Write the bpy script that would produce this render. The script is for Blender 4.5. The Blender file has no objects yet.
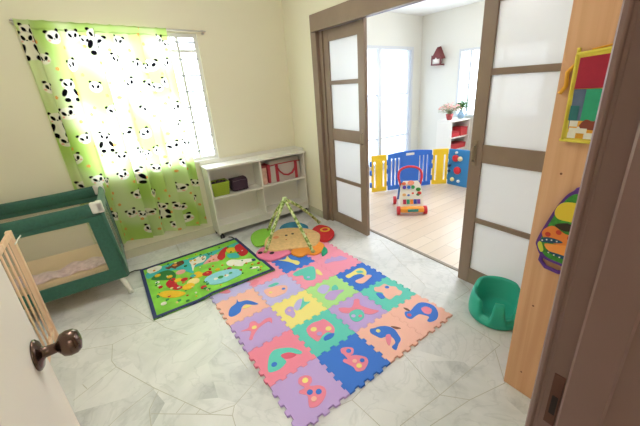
import bpy, bmesh, math, random
import numpy as np
from mathutils import Vector, Matrix
random.seed(7)
C = bpy.context.scene.collection
PI = math.pi

# ------------------------------------------------------------------ materials
def lin(h):
    h = h.lstrip('#'); v = [int(h[i:i+2], 16)/255 for i in (0, 2, 4)]
    return tuple((c/12.92 if c <= .04045 else ((c+.055)/1.055)**2.4) for c in v) + (1,)
MATS = {}
def mat(name, hexc, rough=.6, metal=0, spec=.5, noise=0, nscale=20, bump=0, bscale=60, emit=0, sheen=0, coat=0):
    if name in MATS: return MATS[name]
    m = bpy.data.materials.new(name); m.use_nodes = True
    nt = m.node_tree; b = nt.nodes['Principled BSDF']
    c = lin(hexc)
    b.inputs['Base Color'].default_value = c
    b.inputs['Roughness'].default_value = rough
    b.inputs['Metallic'].default_value = metal
    b.inputs['Specular IOR Level'].default_value = spec
    if sheen: b.inputs['Sheen Weight'].default_value = sheen
    if coat: b.inputs['Coat Weight'].default_value = coat; b.inputs['Coat Roughness'].default_value = .1
    tc = nt.nodes.new('ShaderNodeTexCoord')
    if noise:
        n = nt.nodes.new('ShaderNodeTexNoise'); n.inputs['Scale'].default_value = nscale; n.inputs['Detail'].default_value = 4
        nt.links.new(tc.outputs['Object'], n.inputs['Vector'])
        r = nt.nodes.new('ShaderNodeValToRGB')
        r.color_ramp.elements[0].position = .3; r.color_ramp.elements[1].position = .7
        r.color_ramp.elements[0].color = tuple(x*(1-noise) for x in c[:3]) + (1,)
        r.color_ramp.elements[1].color = tuple(min(1, x*(1+noise)) for x in c[:3]) + (1,)
        nt.links.new(n.outputs['Fac'], r.inputs['Fac']); nt.links.new(r.outputs['Color'], b.inputs['Base Color'])
    if bump:
        n = nt.nodes.new('ShaderNodeTexNoise'); n.inputs['Scale'].default_value = bscale; n.inputs['Detail'].default_value = 3
        nt.links.new(tc.outputs['Object'], n.inputs['Vector'])
        bm_ = nt.nodes.new('ShaderNodeBump'); bm_.inputs['Strength'].default_value = bump; bm_.inputs['Distance'].default_value = .01
        nt.links.new(n.outputs['Fac'], bm_.inputs['Height']); nt.links.new(bm_.outputs['Normal'], b.inputs['Normal'])
    if emit:
        b.inputs['Emission Color'].default_value = c; b.inputs['Emission Strength'].default_value = emit
    MATS[name] = m
    return m

def node_mat(name):
    m = bpy.data.materials.new(name); m.use_nodes = True; nt = m.node_tree
    for n in list(nt.nodes): nt.nodes.remove(n)
    out = nt.nodes.new('ShaderNodeOutputMaterial'); MATS[name] = m
    return m, nt, out, (lambda t, **k: _mk(nt, t, **k)), nt.links.new
def _mk(nt, t, **k):
    n = nt.nodes.new(t)
    for a, v in k.items():
        if a.startswith('i_'):
            n.inputs[a[2:].replace('_', ' ')].default_value = v
        else: setattr(n, a, v)
    return n

def translucent_mat(name, hexc, trans=.5, clear=0., rough=.5, gloss=0., attr=None, thex=None):
    m, nt, out, N, L = node_mat(name)
    d = N('ShaderNodeBsdfDiffuse', i_Color=lin(hexc)); t = N('ShaderNodeBsdfTranslucent', i_Color=lin(thex or hexc))
    if attr:
        a = N('ShaderNodeAttribute', attribute_name=attr)
        L(a.outputs['Color'], d.inputs['Color']); L(a.outputs['Color'], t.inputs['Color'])
    mx = N('ShaderNodeMixShader'); mx.inputs[0].default_value = trans
    L(d.outputs[0], mx.inputs[1]); L(t.outputs[0], mx.inputs[2]); last = mx
    if clear:
        c = N('ShaderNodeBsdfTransparent'); m2 = N('ShaderNodeMixShader'); m2.inputs[0].default_value = clear
        L(last.outputs[0], m2.inputs[1]); L(c.outputs[0], m2.inputs[2]); last = m2
    if gloss:
        g = N('ShaderNodeBsdfGlossy', i_Roughness=rough); m3 = N('ShaderNodeMixShader'); m3.inputs[0].default_value = gloss
        L(last.outputs[0], m3.inputs[1]); L(g.outputs[0], m3.inputs[2]); last = m3
    L(last.outputs[0], out.inputs['Surface'])
    return m

def marble_mat():
    m, nt, out, N, L = node_mat('marble')
    b = N('ShaderNodeBsdfPrincipled', i_Roughness=.3); b.inputs['Specular IOR Level'].default_value = .45
    tc = N('ShaderNodeTexCoord')
    vo = N('ShaderNodeTexVoronoi', i_Scale=1.7); L(tc.outputs['Object'], vo.inputs['Vector'])
    wn = N('ShaderNodeTexNoise', i_Scale=1.6, i_Detail=6., i_Roughness=.6, i_Distortion=1.2)
    ad = N('ShaderNodeVectorMath', operation='ADD'); L(tc.outputs['Object'], ad.inputs[0])
    sc = N('ShaderNodeVectorMath', operation='SCALE'); sc.inputs['Scale'].default_value = 3.
    L(vo.outputs['Color'], sc.inputs[0]); L(sc.outputs[0], ad.inputs[1]); L(ad.outputs[0], wn.inputs['Vector'])
    r = N('ShaderNodeValToRGB'); L(wn.outputs['Fac'], r.inputs['Fac'])
    e = r.color_ramp.elements; e[0].position = .28; e[0].color = lin('#b2b6ba'); e[1].position = .62; e[1].color = lin('#e6e7e9')
    k = e.new(.45); k.color = lin('#d8dadc')
    # fine grey veins
    vn = N('ShaderNodeTexNoise', i_Scale=3.2, i_Detail=7., i_Distortion=2.2); L(ad.outputs[0], vn.inputs['Vector'])
    r2 = N('ShaderNodeValToRGB'); L(vn.outputs['Fac'], r2.inputs['Fac'])
    e = r2.color_ramp.elements; e[0].position = .47; e[0].color = (1, 1, 1, 1); e[1].position = .53; e[1].color = (1, 1, 1, 1)
    k = e.new(.5); k.color = (.86, .87, .87, 1)
    mx = N('ShaderNodeMix', data_type='RGBA', blend_type='MULTIPLY'); mx.inputs[0].default_value = .8
    L(r.outputs['Color'], mx.inputs[6]); L(r2.outputs['Color'], mx.inputs[7])
    L(mx.outputs[2], b.inputs['Base Color']); L(b.outputs[0], out.inputs['Surface'])
    return m

def plank_mat(name, c1, c2, rough=.4, along='Y', sx=7., sy=1.0):
    m, nt, out, N, L = node_mat(name)
    b = N('ShaderNodeBsdfPrincipled', i_Roughness=rough)
    tc = N('ShaderNodeTexCoord'); mp = N('ShaderNodeMapping')
    L(tc.outputs['Object'], mp.inputs['Vector'])
    if along == 'Y': mp.inputs['Rotation'].default_value = (0, 0, PI/2)
    br = N('ShaderNodeTexBrick', i_Scale=1., i_Mortar_Size=.003)
    br.inputs['Brick Width'].default_value = 1.2; br.inputs['Row Height'].default_value = .13
    br.inputs['Color1'].default_value = lin(c1); br.inputs['Color2'].default_value = lin(c2); br.inputs['Mortar'].default_value = tuple(x*.75 for x in lin(c2)[:3]) + (1,)
    L(mp.outputs[0], br.inputs['Vector'])
    L(br.outputs['Color'], b.inputs['Base Color']); L(b.outputs[0], out.inputs['Surface'])
    return m

def wood_mat(name, c1, c2, axis='Z', rough=.5, stretch=14., scale=1.5, spec=.4):
    m, nt, out, N, L = node_mat(name)
    b = N('ShaderNodeBsdfPrincipled', i_Roughness=rough); b.inputs['Specular IOR Level'].default_value = spec
    tc = N('ShaderNodeTexCoord'); mp = N('ShaderNodeMapping'); L(tc.outputs['Object'], mp.inputs['Vector'])
    s = [stretch]*3; s['XYZ'.index(axis)] = .6; mp.inputs['Scale'].default_value = s
    n = N('ShaderNodeTexNoise', i_Scale=scale, i_Detail=5., i_Distortion=.6); L(mp.outputs[0], n.inputs['Vector'])
    r = N('ShaderNodeValToRGB'); L(n.outputs['Fac'], r.inputs['Fac'])
    e = r.color_ramp.elements; e[0].position = .35; e[0].color = lin(c1); e[1].position = .65; e[1].color = lin(c2)
    L(r.outputs['Color'], b.inputs['Base Color']); L(b.outputs[0], out.inputs['Surface'])
    return m

# ------------------------------------------------------------------ mesh builder
WM = {}
class MB:
    def __init__(s): s.v = []; s.f = []; s.m = []; s.sm = []
    def add(s, verts, faces, mi=0, smooth=False):
        o = len(s.v); s.v += [tuple(p) for p in verts]
        for f in faces: s.f.append([i+o for i in f]); s.m.append(mi); s.sm.append(smooth)
        return s
    def box(s, x0, x1, y0, y1, z0, z1, mi=0, M=None, bev=0.):
        x0, x1 = min(x0, x1), max(x0, x1); y0, y1 = min(y0, y1), max(y0, y1); z0, z1 = min(z0, z1), max(z0, z1)
        if bev:
            bm = bmesh.new(); bmesh.ops.create_cube(bm, size=1)
            for v in bm.verts: v.co = Vector(((x0+x1)/2+v.co.x*(x1-x0), (y0+y1)/2+v.co.y*(y1-y0), (z0+z1)/2+v.co.z*(z1-z0)))
            bmesh.ops.bevel(bm, geom=list(bm.edges), offset=min(bev, .45*min(x1-x0, y1-y0, z1-z0)), segments=2, affect='EDGES', profile=.6)
            bm.verts.index_update()
            vs = [M @ v.co if M else v.co.copy() for v in bm.verts]; fs = [[v.index for v in f.verts] for f in bm.faces]; bm.free()
            return s.add(vs, fs, mi)
        vs = [Vector(p) for p in ((x0,y0,z0),(x1,y0,z0),(x1,y1,z0),(x0,y1,z0),(x0,y0,z1),(x1,y0,z1),(x1,y1,z1),(x0,y1,z1))]
        if M: vs = [M @ p for p in vs]
        return s.add(vs, [(0,3,2,1),(4,5,6,7),(0,1,5,4),(1,2,6,5),(2,3,7,6),(3,0,4,7)], mi)
    def tube(s, pts, r, mi=0, seg=10, closed=False, flat=1.):
        pts = [Vector(p) for p in pts]; n = len(pts); rings = []
        rr = r if isinstance(r, (list, tuple)) else [r]*n
        up = None
        for i, p in enumerate(pts):
            a = pts[(i-1) % n] if (closed or i > 0) else p; b = pts[(i+1) % n] if (closed or i < n-1) else p
            t = (b-a).normalized()
            if up is None: up = Vector((0,0,1)) if abs(t.z) < .9 else Vector((1,0,0))
            x = t.cross(up).normalized(); y = x.cross(t).normalized(); up = y
            rings.append([p + x*math.cos(2*PI*k/seg)*rr[i] + y*math.sin(2*PI*k/seg)*rr[i]*flat for k in range(seg)])
        fs = []; m = n if closed else n-1
        for i in range(m):
            for k in range(seg):
                a = i*seg+k; b = i*seg+(k+1) % seg; j = (i+1) % n
                fs.append((a, b, j*seg+(k+1) % seg, j*seg+k))
        vs = [p for R_ in rings for p in R_]
        s.add(vs, fs, mi, True)
        if not closed:
            o = len(s.v)-len(vs)
            s.f.append([o+k for k in range(seg)][::-1]); s.m.append(mi); s.sm.append(False)
            s.f.append([o+(n-1)*seg+k for k in range(seg)]); s.m.append(mi); s.sm.append(False)
        return s
    def lathe(s, prof, cx=0, cy=0, mi=0, seg=24, M=None, smooth=True):
        vs = []; fs = []
        for (r, z) in prof:
            for k in range(seg):
                a = 2*PI*k/seg; vs.append(Vector((cx+r*math.cos(a), cy+r*math.sin(a), z)))
        for i in range(len(prof)-1):
            for k in range(seg):
                fs.append((i*seg+k, i*seg+(k+1) % seg, (i+1)*seg+(k+1) % seg, (i+1)*seg+k))
        if M: vs = [M @ p for p in vs]
        s.add(vs, fs, mi, smooth); o = len(s.v)-len(vs)
        s.f.append([o+k for k in range(seg)][::-1]); s.m.append(mi); s.sm.append(False)
        s.f.append([o+(len(prof)-1)*seg+k for k in range(seg)]); s.m.append(mi); s.sm.append(False)
        return s
    def prism(s, poly, z0, z1, mi=0, M=None, inset=0., smooth=False):
        A = sum(poly[i][0]*poly[(i+1) % len(poly)][1]-poly[(i+1) % len(poly)][0]*poly[i][1] for i in range(len(poly)))
        if A < 0: poly = poly[::-1]
        n = len(poly); top = poly
        if inset:
            top = []
            for i in range(n):
                a, b, c = poly[i-1], poly[i], poly[(i+1) % n]
                d1 = Vector((b[0]-a[0], b[1]-a[1])); d2 = Vector((c[0]-b[0], c[1]-b[1]))
                if d1.length < 1e-9 or d2.length < 1e-9: top.append(b); continue
                d1.normalize(); d2.normalize(); n1 = Vector((-d1.y, d1.x)); n2 = Vector((-d2.y, d2.x))
                nn = n1+n2; k = nn.length_squared
                nn = nn*(2/k) if k > .5 else nn.normalized()*1.5
                top.append((b[0]+nn.x*inset, b[1]+nn.y*inset))
            zz = z1-(z1-z0)*.35 if inset < (z1-z0) else z0+(z1-z0)*.4
            rings = [[(p[0], p[1], z0) for p in poly], [(p[0], p[1], zz) for p in poly], [(p[0], p[1], z1) for p in top]]
        else:
            rings = [[(p[0], p[1], z0) for p in poly], [(p[0], p[1], z1) for p in poly]]
        vs = [Vector(p) for R_ in rings for p in R_]
        if M: vs = [M @ p for p in vs]
        fs = []
        for r in range(len(rings)-1):
            for i in range(n): fs.append((r*n+i, r*n+(i+1) % n, (r+1)*n+(i+1) % n, (r+1)*n+i))
        s.add(vs, fs, mi, smooth); o = len(s.v)-len(vs)
        s.f.append([o+i for i in range(n)][::-1]); s.m.append(mi); s.sm.append(False)
        s.f.append([o+(len(rings)-1)*n+i for i in range(n)]); s.m.append(mi); s.sm.append(False)
        return s
    def ball(s, c, r, mi=0, seg=14, rings=8, M=None):
        rx, ry, rz = r if isinstance(r, (tuple, list)) else (r, r, r)
        vs = []; fs = []
        for i in range(rings+1):
            t = PI*i/rings
            for k in range(seg):
                a = 2*PI*k/seg
                vs.append(Vector((c[0]+rx*math.sin(t)*math.cos(a), c[1]+ry*math.sin(t)*math.sin(a), c[2]-rz*math.cos(t))))
        for i in range(rings):
            for k in range(seg): fs.append((i*seg+k, i*seg+(k+1) % seg, (i+1)*seg+(k+1) % seg, (i+1)*seg+k))
        if M: vs = [M @ p for p in vs]
        return s.add(vs, fs, mi, True)
    def build(s, name, mats, parent=None, world=True, merge=True, pivot=None):
        """Vertices are world coordinates when world=True, else coordinates of the parent."""
        if not isinstance(mats, (list, tuple)): mats = [mats]
        vs = [Vector(p) for p in s.v]
        loc = None
        if parent is not None and world:
            inv = WM[parent.name].inverted(); vs = [inv @ p for p in vs]
        if parent is None:
            if pivot is None:
                xs = [p.x for p in vs]; ys = [p.y for p in vs]; zs = [p.z for p in vs]
                pivot = Vector(((min(xs)+max(xs))/2, (min(ys)+max(ys))/2, min(zs)))
            loc = Vector(pivot); vs = [p-loc for p in vs]
        me = bpy.data.meshes.new(name); me.from_pydata(vs, [], s.f)
        for m in mats: me.materials.append(m)
        me.polygons.foreach_set('material_index', s.m); me.polygons.foreach_set('use_smooth', s.sm)
        if merge:
            bm = bmesh.new(); bm.from_mesh(me); bmesh.ops.remove_doubles(bm, verts=bm.verts, dist=1e-6)
            bmesh.ops.recalc_face_normals(bm, faces=bm.faces); bm.to_mesh(me); bm.free()
        me.update()
        o = bpy.data.objects.new(name, me); C.objects.link(o)
        if parent is not None:
            o.parent = parent; WM[o.name] = WM[parent.name].copy()
        else:
            o.location = loc; WM[o.name] = Matrix.Translation(loc)
        return o

def tag(o, label=None, cat=None, group=None, kind=None):
    if label: o['label'] = label
    if cat: o['category'] = cat
    if group: o['group'] = group
    if kind: o['kind'] = kind
    return o
def thing(name, label, cat, loc=(0,0,0), rotz=0, group=None):
    o = bpy.data.objects.new(name, None); C.objects.link(o); o.empty_display_size = .1
    o.location = loc; o.rotation_euler = (0, 0, rotz)
    WM[o.name] = Matrix.Translation(Vector(loc)) @ Matrix.Rotation(rotz, 4, 'Z')
    return tag(o, label, cat, group)
def struct(name, mb, mats, parent=None, label=None, merge=True):
    o = mb.build(name, mats, parent, merge=merge)
    if parent is None: o['kind'] = 'structure'
    if label: o['label'] = label
    return o
def dup(root, loc, rotz, label, group=None):
    r = root.copy(); C.objects.link(r); r.location = loc; r.rotation_euler = (0, 0, rotz); r['label'] = label
    if group: r['group'] = group
    WM[r.name] = Matrix.Translation(Vector(loc)) @ Matrix.Rotation(rotz, 4, 'Z')
    for ch in list(root.children):
        c = ch.copy(); C.objects.link(c); c.parent = r
        for g in ch.children:
            d = g.copy(); C.objects.link(d); d.parent = c
    return r
def smooth_poly(pts, n=4):
    out = []; m = len(pts)
    for i in range(m):
        p0, p1, p2, p3 = (Vector(pts[(i+k-1) % m][:2]) for k in range(4))
        for j in range(n):
            t = j/n
            q = .5*((2*p1)+(p2-p0)*t+(2*p0-5*p1+4*p2-p3)*t*t+(3*p1-p0-3*p2+p3)*t**3)
            out.append((q.x, q.y))
    return out
def circle_poly(x, y, r, n=16, ry=None):
    return [(x+r*math.cos(2*PI*k/n), y+(ry or r)*math.sin(2*PI*k/n)) for k in range(n)]
WORLD, FILL1, FILL2, FILL3, EXPO = 7., 12., 9., 22., 1.1
MOTIFS = [
 (0,0,'bird',[('pink',[(-1,98),(30,91),(51,65),(40,35),(16,23),(28,10),(56,-9),(70,-38),(59,-69),(25,-92),(-16,-100),(-49,-82),(-39,-51),(-24,-19),(-47,13),(-42,31),(-11,27),(-21,59),(-20,79)]),('yellow',(15,63,17)),('blue',(-4,-12,16)),('blue',(33,-39,16)),('peach',(-9,-57,15))]),
 (1,0,'turtle',[('pink',[(-1,109),(35,92),(55,62),(31,34),(9,32),(38,12),(68,-33),(58,-65),(28,-83),(-4,-91),(-36,-72),(-32,-40),(-43,-2),(-52,28),(-34,38),(-21,24),(-17,59),(-20,85)]),('blue',(22,65,16)),('peach',(1,-13,14)),('blue',(37,-37,14)),('yellow',(-2,-54,16))]),
 (2,0,'dolphin',[('blue',[(-59,112),(-32,101),(7,88),(43,57),(57,12),(41,-38),(23,-73),(-16,-89),(-61,-111),(-63,-78),(-26,-71),(-8,-47),(-6,-14),(-30,3),(-61,13),(-72,43),(-79,86)]),('pink',[(-25,8),(3,-1),(-15,-31),(-65,-62),(-59,-33)]),('yellow',(-32,67,15)),('brown',[(57,45),(83,20),(95,-12),(66,4)])]),
 (3,0,'elephant',[('blue',[(-68,75),(-32,59),(21,70),(77,74),(115,46),(131,-13),(97,-73),(38,-107),(-16,-99),(-24,-76),(14,-62),(5,-30),(-11,-4),(-44,1),(-90,2),(-100,37)]),('peach',(-70,35,15)),('pink',[(42,25),(84,15),(89,-29),(41,-49),(20,-19)]),('brown',[(-42,112),(-27,88),(-33,55),(-48,78)])]),
 (0,1,'dolphin',[('teal',[(-114,-56),(-88,2),(-52,48),(-12,62),(37,38),(76,5),(105,-53),(89,-68),(53,-33),(1,-28),(-3,-63),(-50,-82),(-89,-77)]),('rose',[(-2,3),(43,-12),(69,-55),(29,-56),(-5,-28)]),('blue',(-66,-34,17))]),
 (1,1,'fish',[('pink',[(-71,84),(-13,103),(38,90),(68,85),(79,24),(72,-30),(40,-63),(18,-31),(-23,-33),(-75,-54),(-86,-15),(-91,25)]),('yellow',(-38,49,21)),('yellow',(39,-9,20)),('purple',(-32,-7,17)),('blue',[(-31,-54),(11,-49),(42,-69),(9,-87),(-36,-79)]),('brown',[(24,62),(47,60),(53,36),(31,38)])]),
 (2,1,'seagull',[('pink',[(-89,104),(-57,88),(-17,53),(25,75),(60,106),(87,83),(54,37),(59,-2),(84,-59),(107,-101),(49,-95),(15,-58),(29,-26),(-3,16),(-58,14),(-98,55)]),('teal',[(-67,12),(-17,18),(16,-6),(10,-54),(-24,-85),(-76,-84),(-93,-45)]),('lilac',(-61,-25,16)),('pink',(-26,-56,13))]),
 (3,1,'hedgehog',[('peach',[(-27,115),(6,94),(61,95),(74,46),(100,11),(87,-27),(91,-63),(43,-81),(21,-62),(-46,-66),(-50,-12),(-30,27),(-58,74)]),('blue',(46,51,18)),('blue',[(-74,49),(-49,39),(-43,18),(-55,-26),(-88,-17)])]),
 (0,2,'scissor',[('pink',[(-113,48),(-62,47),(-33,87),(-1,77),(10,36),(66,51),(100,32),(79,-17),(67,14),(-7,0),(-61,-40),(-85,-69),(-99,-53),(-61,8)]),('yellow',(-30,24,17))]),
 (1,2,'mermaid',[('lilac',[(-16,39),(37,77),(74,66),(40,21),(-16,-21),(-32,2)]),('teal',[(26,9),(91,84),(68,28),(100,0),(49,-12),(3,-28),(-6,-20)]),('purple',[(-93,36),(-52,56),(-28,29),(-43,-8),(-54,-46),(-84,-67),(-92,-33),(-103,-4)]),('yellow',(-68,14,12))]),
 (2,2,'snail',[('lilac',[(-79,85),(-13,112),(20,70),(2,37),(-62,5),(-87,45)]),('purple',[(-86,-24),(-29,5),(10,-6),(73,-50),(52,-67),(7,-73),(-54,-100),(-92,-63)]),('teal',[(29,37),(67,40),(56,-11),(30,-17),(5,5)])]),
 (3,2,'seahorse',[('yellow',[(-94,85),(-27,90),(47,101),(90,76),(75,14),(27,-24),(20,19),(-30,44),(-96,40)]),('teal',[(10,74),(49,62),(53,25),(30,29),(9,48)]),('peach',[(-79,-22),(-21,-27),(45,-24),(67,-59),(3,-79),(-60,-89),(-88,-52)])]),
 (0,3,'dolphin',[('blue',[(-119,-39),(-83,27),(-29,53),(-6,96),(-6,53),(51,28),(96,-62),(67,-56),(23,-8),(-14,-21),(-44,-65),(-102,-75)]),('yellow',[(-11,-29),(23,-22),(49,-52),(-1,-50)])]),
 (1,3,'crab',[('peach',[(-98,61),(-31,53),(32,32),(67,-13),(25,-75),(-29,-82),(-91,-67),(-111,-9)]),('blue',(27,-27,15)),('teal',[(-49,89),(18,90),(33,61),(-27,61)]),('yellow',(-73,-3,13))]),
 (2,3,'duck',[('teal',[(-111,105),(-36,125),(69,105),(78,52),(-2,-76),(-58,-66),(-77,-22),(-59,30),(-105,57)]),('lilac',(-38,-25,14)),('yellow',[(81,34),(89,-18),(68,-78),(44,-29)])]),
 (3,3,'dinosaur',[('purple',[(-97,78),(-54,105),(-23,93),(9,114),(18,82),(75,71),(86,33),(91,-12),(21,3),(-34,36),(-102,51)])]),
 (2,4,'penguin',[('yellow',[(-96,100),(-40,67),(6,110),(-1,31),(35,-36),(30,-80),(-8,-94),(-23,-32),(-49,24)])]),
 (0,4,'bird',[('pink',[(-90,-22),(-37,1),(-7,-67),(-27,-86),(-59,-64)])]),
 (3,4,'octopus',[('teal',[(0,-16),(45,-1),(54,-47),(17,-86),(-16,-74)])]),
 (1,4,'starfish',[('pink',[(-146,-94),(-101,-58),(-72,-90),(-98,-116),(-130,-123)])]),
]
CLOTH = [('aqua',[(34,2869),(41,2981),(184,3017),(441,2991),(683,2985),(887,3005),(840,2926),(747,2975),(618,2904),(493,2794),(389,2785),(367,2692),(291,2827),(197,2888),(113,2895)]),('dkgreen',[(55,2839),(114,2907),(201,2907),(242,2803),(215,2710),(125,2764)]),('white',[(49,3043),(113,3071),(168,3022),(140,2961),(62,2953)]),('brown',[(185,2968),(229,2967),(262,2997),(300,3003),(346,2998),(340,2927),(274,2899),(257,2880),(231,2928),(210,2913)]),('orange',[(248,2970),(276,2974),(288,2944),(259,2936)]),('white',[(388,2934),(440,2950),(494,2970),(542,2927),(497,2837),(420,2831),(373,2732),(389,2859)]),('pink',[(477,2789),(561,2872),(638,2894),(619,2759),(548,2776)]),('red',[(616,2822),(683,2933),(750,2985),(763,2950),(709,2865),(682,2783),(631,2748)]),('gold',[(739,2927),(811,2916),(796,2830),(734,2842)]),('aqua',[(714,2817),(794,2779),(781,2681),(707,2740)]),('red',[(821,2921),(906,2938),(889,2723),(803,2695)]),('white',[(652,2671),(706,2693),(765,2639),(857,2585),(850,2532),(775,2542),(747,2511),(690,2562),(651,2603)]),('navy',[(857,2566),(886,2559),(879,2522),(850,2532)]),('pink',(283,2789,40)),('red',[(143,2679),(184,2725),(224,2711),(217,2595),(245,2532),(201,2514),(152,2594)]),('gold',(237,2666,30)),('red',(281,2639,28)),('cream',(333,2553,50)),('gold',(284,2505,47)),('gold',(394,2625,42)),('aqua',(355,2646,25)),('red',[(424,2621),(479,2641),(503,2602),(476,2558),(433,2579)]),('gold',(552,2605,21)),('gold',(394,2664,27)),('pond',[(405,2476),(459,2523),(545,2530),(637,2501),(694,2433),(681,2361),(609,2343),(510,2337),(430,2378)]),('green2',(527,2431,23)),('white',(574,2422,19)),('green2',(614,2436,15)),('white',(487,2434,17)),('white',(565,2479,13)),('gold',[(61,2562),(123,2563),(191,2504),(244,2422),(187,2408),(112,2459),(77,2514)]),('red',(99,2652,17)),('red',(372,2383,21)),('red',(638,2546,21)),('red',(869,2428,14)),('red',(376,2381,21)),('white',(79,2394,20)),('white',(90,2746,17)),('gold',(111,2865,24)),('gold',(190,2771,23)),('white',[(782,2407),(842,2368),(833,2348),(774,2380)])]
GYM = [('green',[(1020,2974),(1115,3093),(1229,3097),(1296,2978),(1180,2801),(1046,2738),(986,2793)]),('blue',[(1361,2972),(1463,3051),(1586,3013),(1638,2855),(1601,2747),(1516,2691),(1352,2845)]),('red',[(1622,2699),(1738,2748),(1796,2647),(1763,2486),(1673,2393),(1574,2366),(1537,2423),(1549,2558)]),('orange',[(1223,2446),(1301,2460),(1399,2414),(1506,2406),(1522,2346),(1496,2282),(1420,2226),(1332,2226),(1296,2279),(1225,2276),(1192,2333),(1186,2398)]),('pink',[(924,2615),(1024,2691),(1092,2587),(1173,2513),(1199,2406),(1107,2390),(1025,2388),(958,2412),(921,2501)]),('teal',[(1429,2238),(1490,2287),(1485,2228),(1450,2178),(1383,2160)]),('tan',[(1064,2722),(1129,2824),(1208,2875),(1342,2935),(1465,2874),(1584,2735),(1617,2570),(1557,2452),(1457,2361),(1384,2362),(1265,2429),(1169,2474),(1075,2519),(1031,2600)]),('gold',(1714,2585,55)),('red',(1714,2585,31)),('dark',(1320,2735,15)),('dark',(1389,2722,15)),('dark',(958,2592,23)),('dark',(1041,2510,23)),('rose',(1217,2767,30)),('rose',(1476,2626,30)),('cheek',(1271,2645,8))]
CRACKS = [[(-535,2304),(-263,2176),(-28,2223)],[(-263,2176),(-275,2014),(-256,1945),(-456,1834)],[(-256,1945),(-98,1635),(99,1293),(210,1257),(462,1368)],[(-98,1635),(-254,1579),(-311,1546)],[(-85,1601),(-140,1511),(-145,1412)],[(-136,1483),(98,1289),(184,1212),(177,1152)],[(18,1440),(-34,1405)],[(70,1351),(42,1334)],[(210,1257),(184,1212)],[(-417,1926),(-397,1876)],[(143,1941),(38,2120),(-12,2258)],[(297,1728),(339,1577),(350,1428)],[(373,3458),(366,3119)],[(371,3402),(345,3066)],[(-91,3274),(155,3213),(384,3203),(710,3325)],[(-85,3551),(-81,3309),(-155,3009)],[(-583,2437),(-408,2465),(170,2131)],[(-408,2465),(-186,2701),(-8,2228)],[(170,2131),(371,2221)],[(1366,475),(1143,536),(887,579)],[(1115,967),(1052,644),(1143,536)],[(1115,967),(691,904)],[(1603,886),(1593,617)],[(1052,644),(781,665)],[(1758,1025),(1943,1021),(2111,1406)],[(1855,1636),(1744,1278)],[(1593,617),(1301,632),(1052,644)],[(1366,475),(1535,616)],[(1832,2387),(2022,2055),(1855,1636),(2111,1406)],[(573,932),(691,904),(709,723)]]
# ------------------------------------------------------------------ camera
sc = bpy.context.scene
f_px = 313.944; HC = 1.488
cam = bpy.data.cameras.new('camera'); co = bpy.data.objects.new('camera', cam); C.objects.link(co)
cam.sensor_width = 36; cam.lens = f_px/640*36; cam.shift_x = -14.583/640; cam.shift_y = -9.829/640
R_ = Vector((.79875461, -.59937225, -.05238298)); U_ = Vector((.24913396, .2502425, .93558055)); F_ = Vector((.54765257, .76034966, -.34920633))
Mc = Matrix((R_, U_, -F_)).transposed().to_4x4(); Mc.translation = Vector((0, 0, HC)); co.matrix_world = Mc
cam.clip_start = .02; sc.camera = co

# ------------------------------------------------------------------ common materials
wallm = mat('wall_cream', '#ebe6d0', .85, bump=.05, bscale=120)
wall2 = mat('wall_offwhite', '#dcdbd2', .85)
ceilm = mat('ceiling_white', '#f2f2f0', .9)
white = mat('white_paint', '#e8e8e4', .45)
board = mat('white_board', '#e4e2da', .4)
brown = mat('brown_paint', '#8d7969', .42, noise=.05, nscale=8)
brownd = mat('brown_jamb', '#8a6e68', .4, noise=.05, nscale=5)
pine = wood_mat('pine', '#cb9871', '#dcae88', 'Z', .45, 18., 1.2)
gatew = wood_mat('gate_wood', '#dfb594', '#efcfb2', 'Z', .5, 20.)
marble = marble_mat()
laminate = plank_mat('pale_laminate', '#e2d3c2', '#d9c8b5', .35, 'X')
frost = translucent_mat('frosted_glass', '#f0f2f4', .6, .12, .25, .06)
clear = translucent_mat('clear_pane', '#ffffff', .5, .93, .03, .05)
brass = mat('dark_brass', '#65524a', .25, 1.)
brass2 = mat('pale_brass', '#9c8a76', .35, .5)
chrome = mat('metal', '#b9b9b9', .3, .9)

# ------------------------------------------------------------------ room shell
XW, YW, XL, YD, ZC = 1.93, 3.45, -1.42, .126, 2.62
struct('floor', MB().box(XL-.1, 2.12, -2.3, YW+.15, -.1, 0), marble)
# thin cement joints between the irregular marble slabs
jm = MB()
for L_ in CRACKS:
    P = [Vector((a/1000, b/1000, 0)) for a, b in L_]
    for a, b in zip(P, P[1:]):
        d = (b-a); n = Vector((-d.y, d.x, 0)).normalized()*.0016
        jm.add([a-n+Vector((0,0,.0004)), b-n+Vector((0,0,.0004)), b+n+Vector((0,0,.0004)), a+n+Vector((0,0,.0004))], [(0,1,2,3)])
struct('floor_joints', jm, mat('cement_joint', '#bab8b0', .8))
struct('floor', MB().box(2.12, 5.1, -1.5, 4.1, -.1, .0), laminate)
struct('trim_1', MB().box(2.095, 2.125, .3, 2.9, 0, .006), mat('threshold', '#8d8274', .5))
# window wall with its opening
wx0, wx1, wz0, wz1 = -.10, .985, .83, 2.02
b = MB(); b.box(XL-.1, wx0, YW, YW+.15, 0, ZC).box(wx1, 2.08, YW, YW+.15, 0, ZC).box(wx0, wx1, YW, YW+.15, 0, wz0).box(wx0, wx1, YW, YW+.15, wz1, ZC)
struct('wall_back', b, wallm)
struct('wall_left', MB().box(XL-.1, XL, -.02, YW, 0, ZC), wallm)
# door wall: solid beyond the sliding doors, open between
DY0, DY1, DZ = .48, 2.90, 2.045
b = MB(); b.box(XW, 2.08, DY1, YW, 0, ZC).box(XW, 2.08, DY0, DY1, DZ, ZC).box(XW, 2.08, -.02, DY0, 0, ZC)
struct('wall_right', b, wallm)
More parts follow.
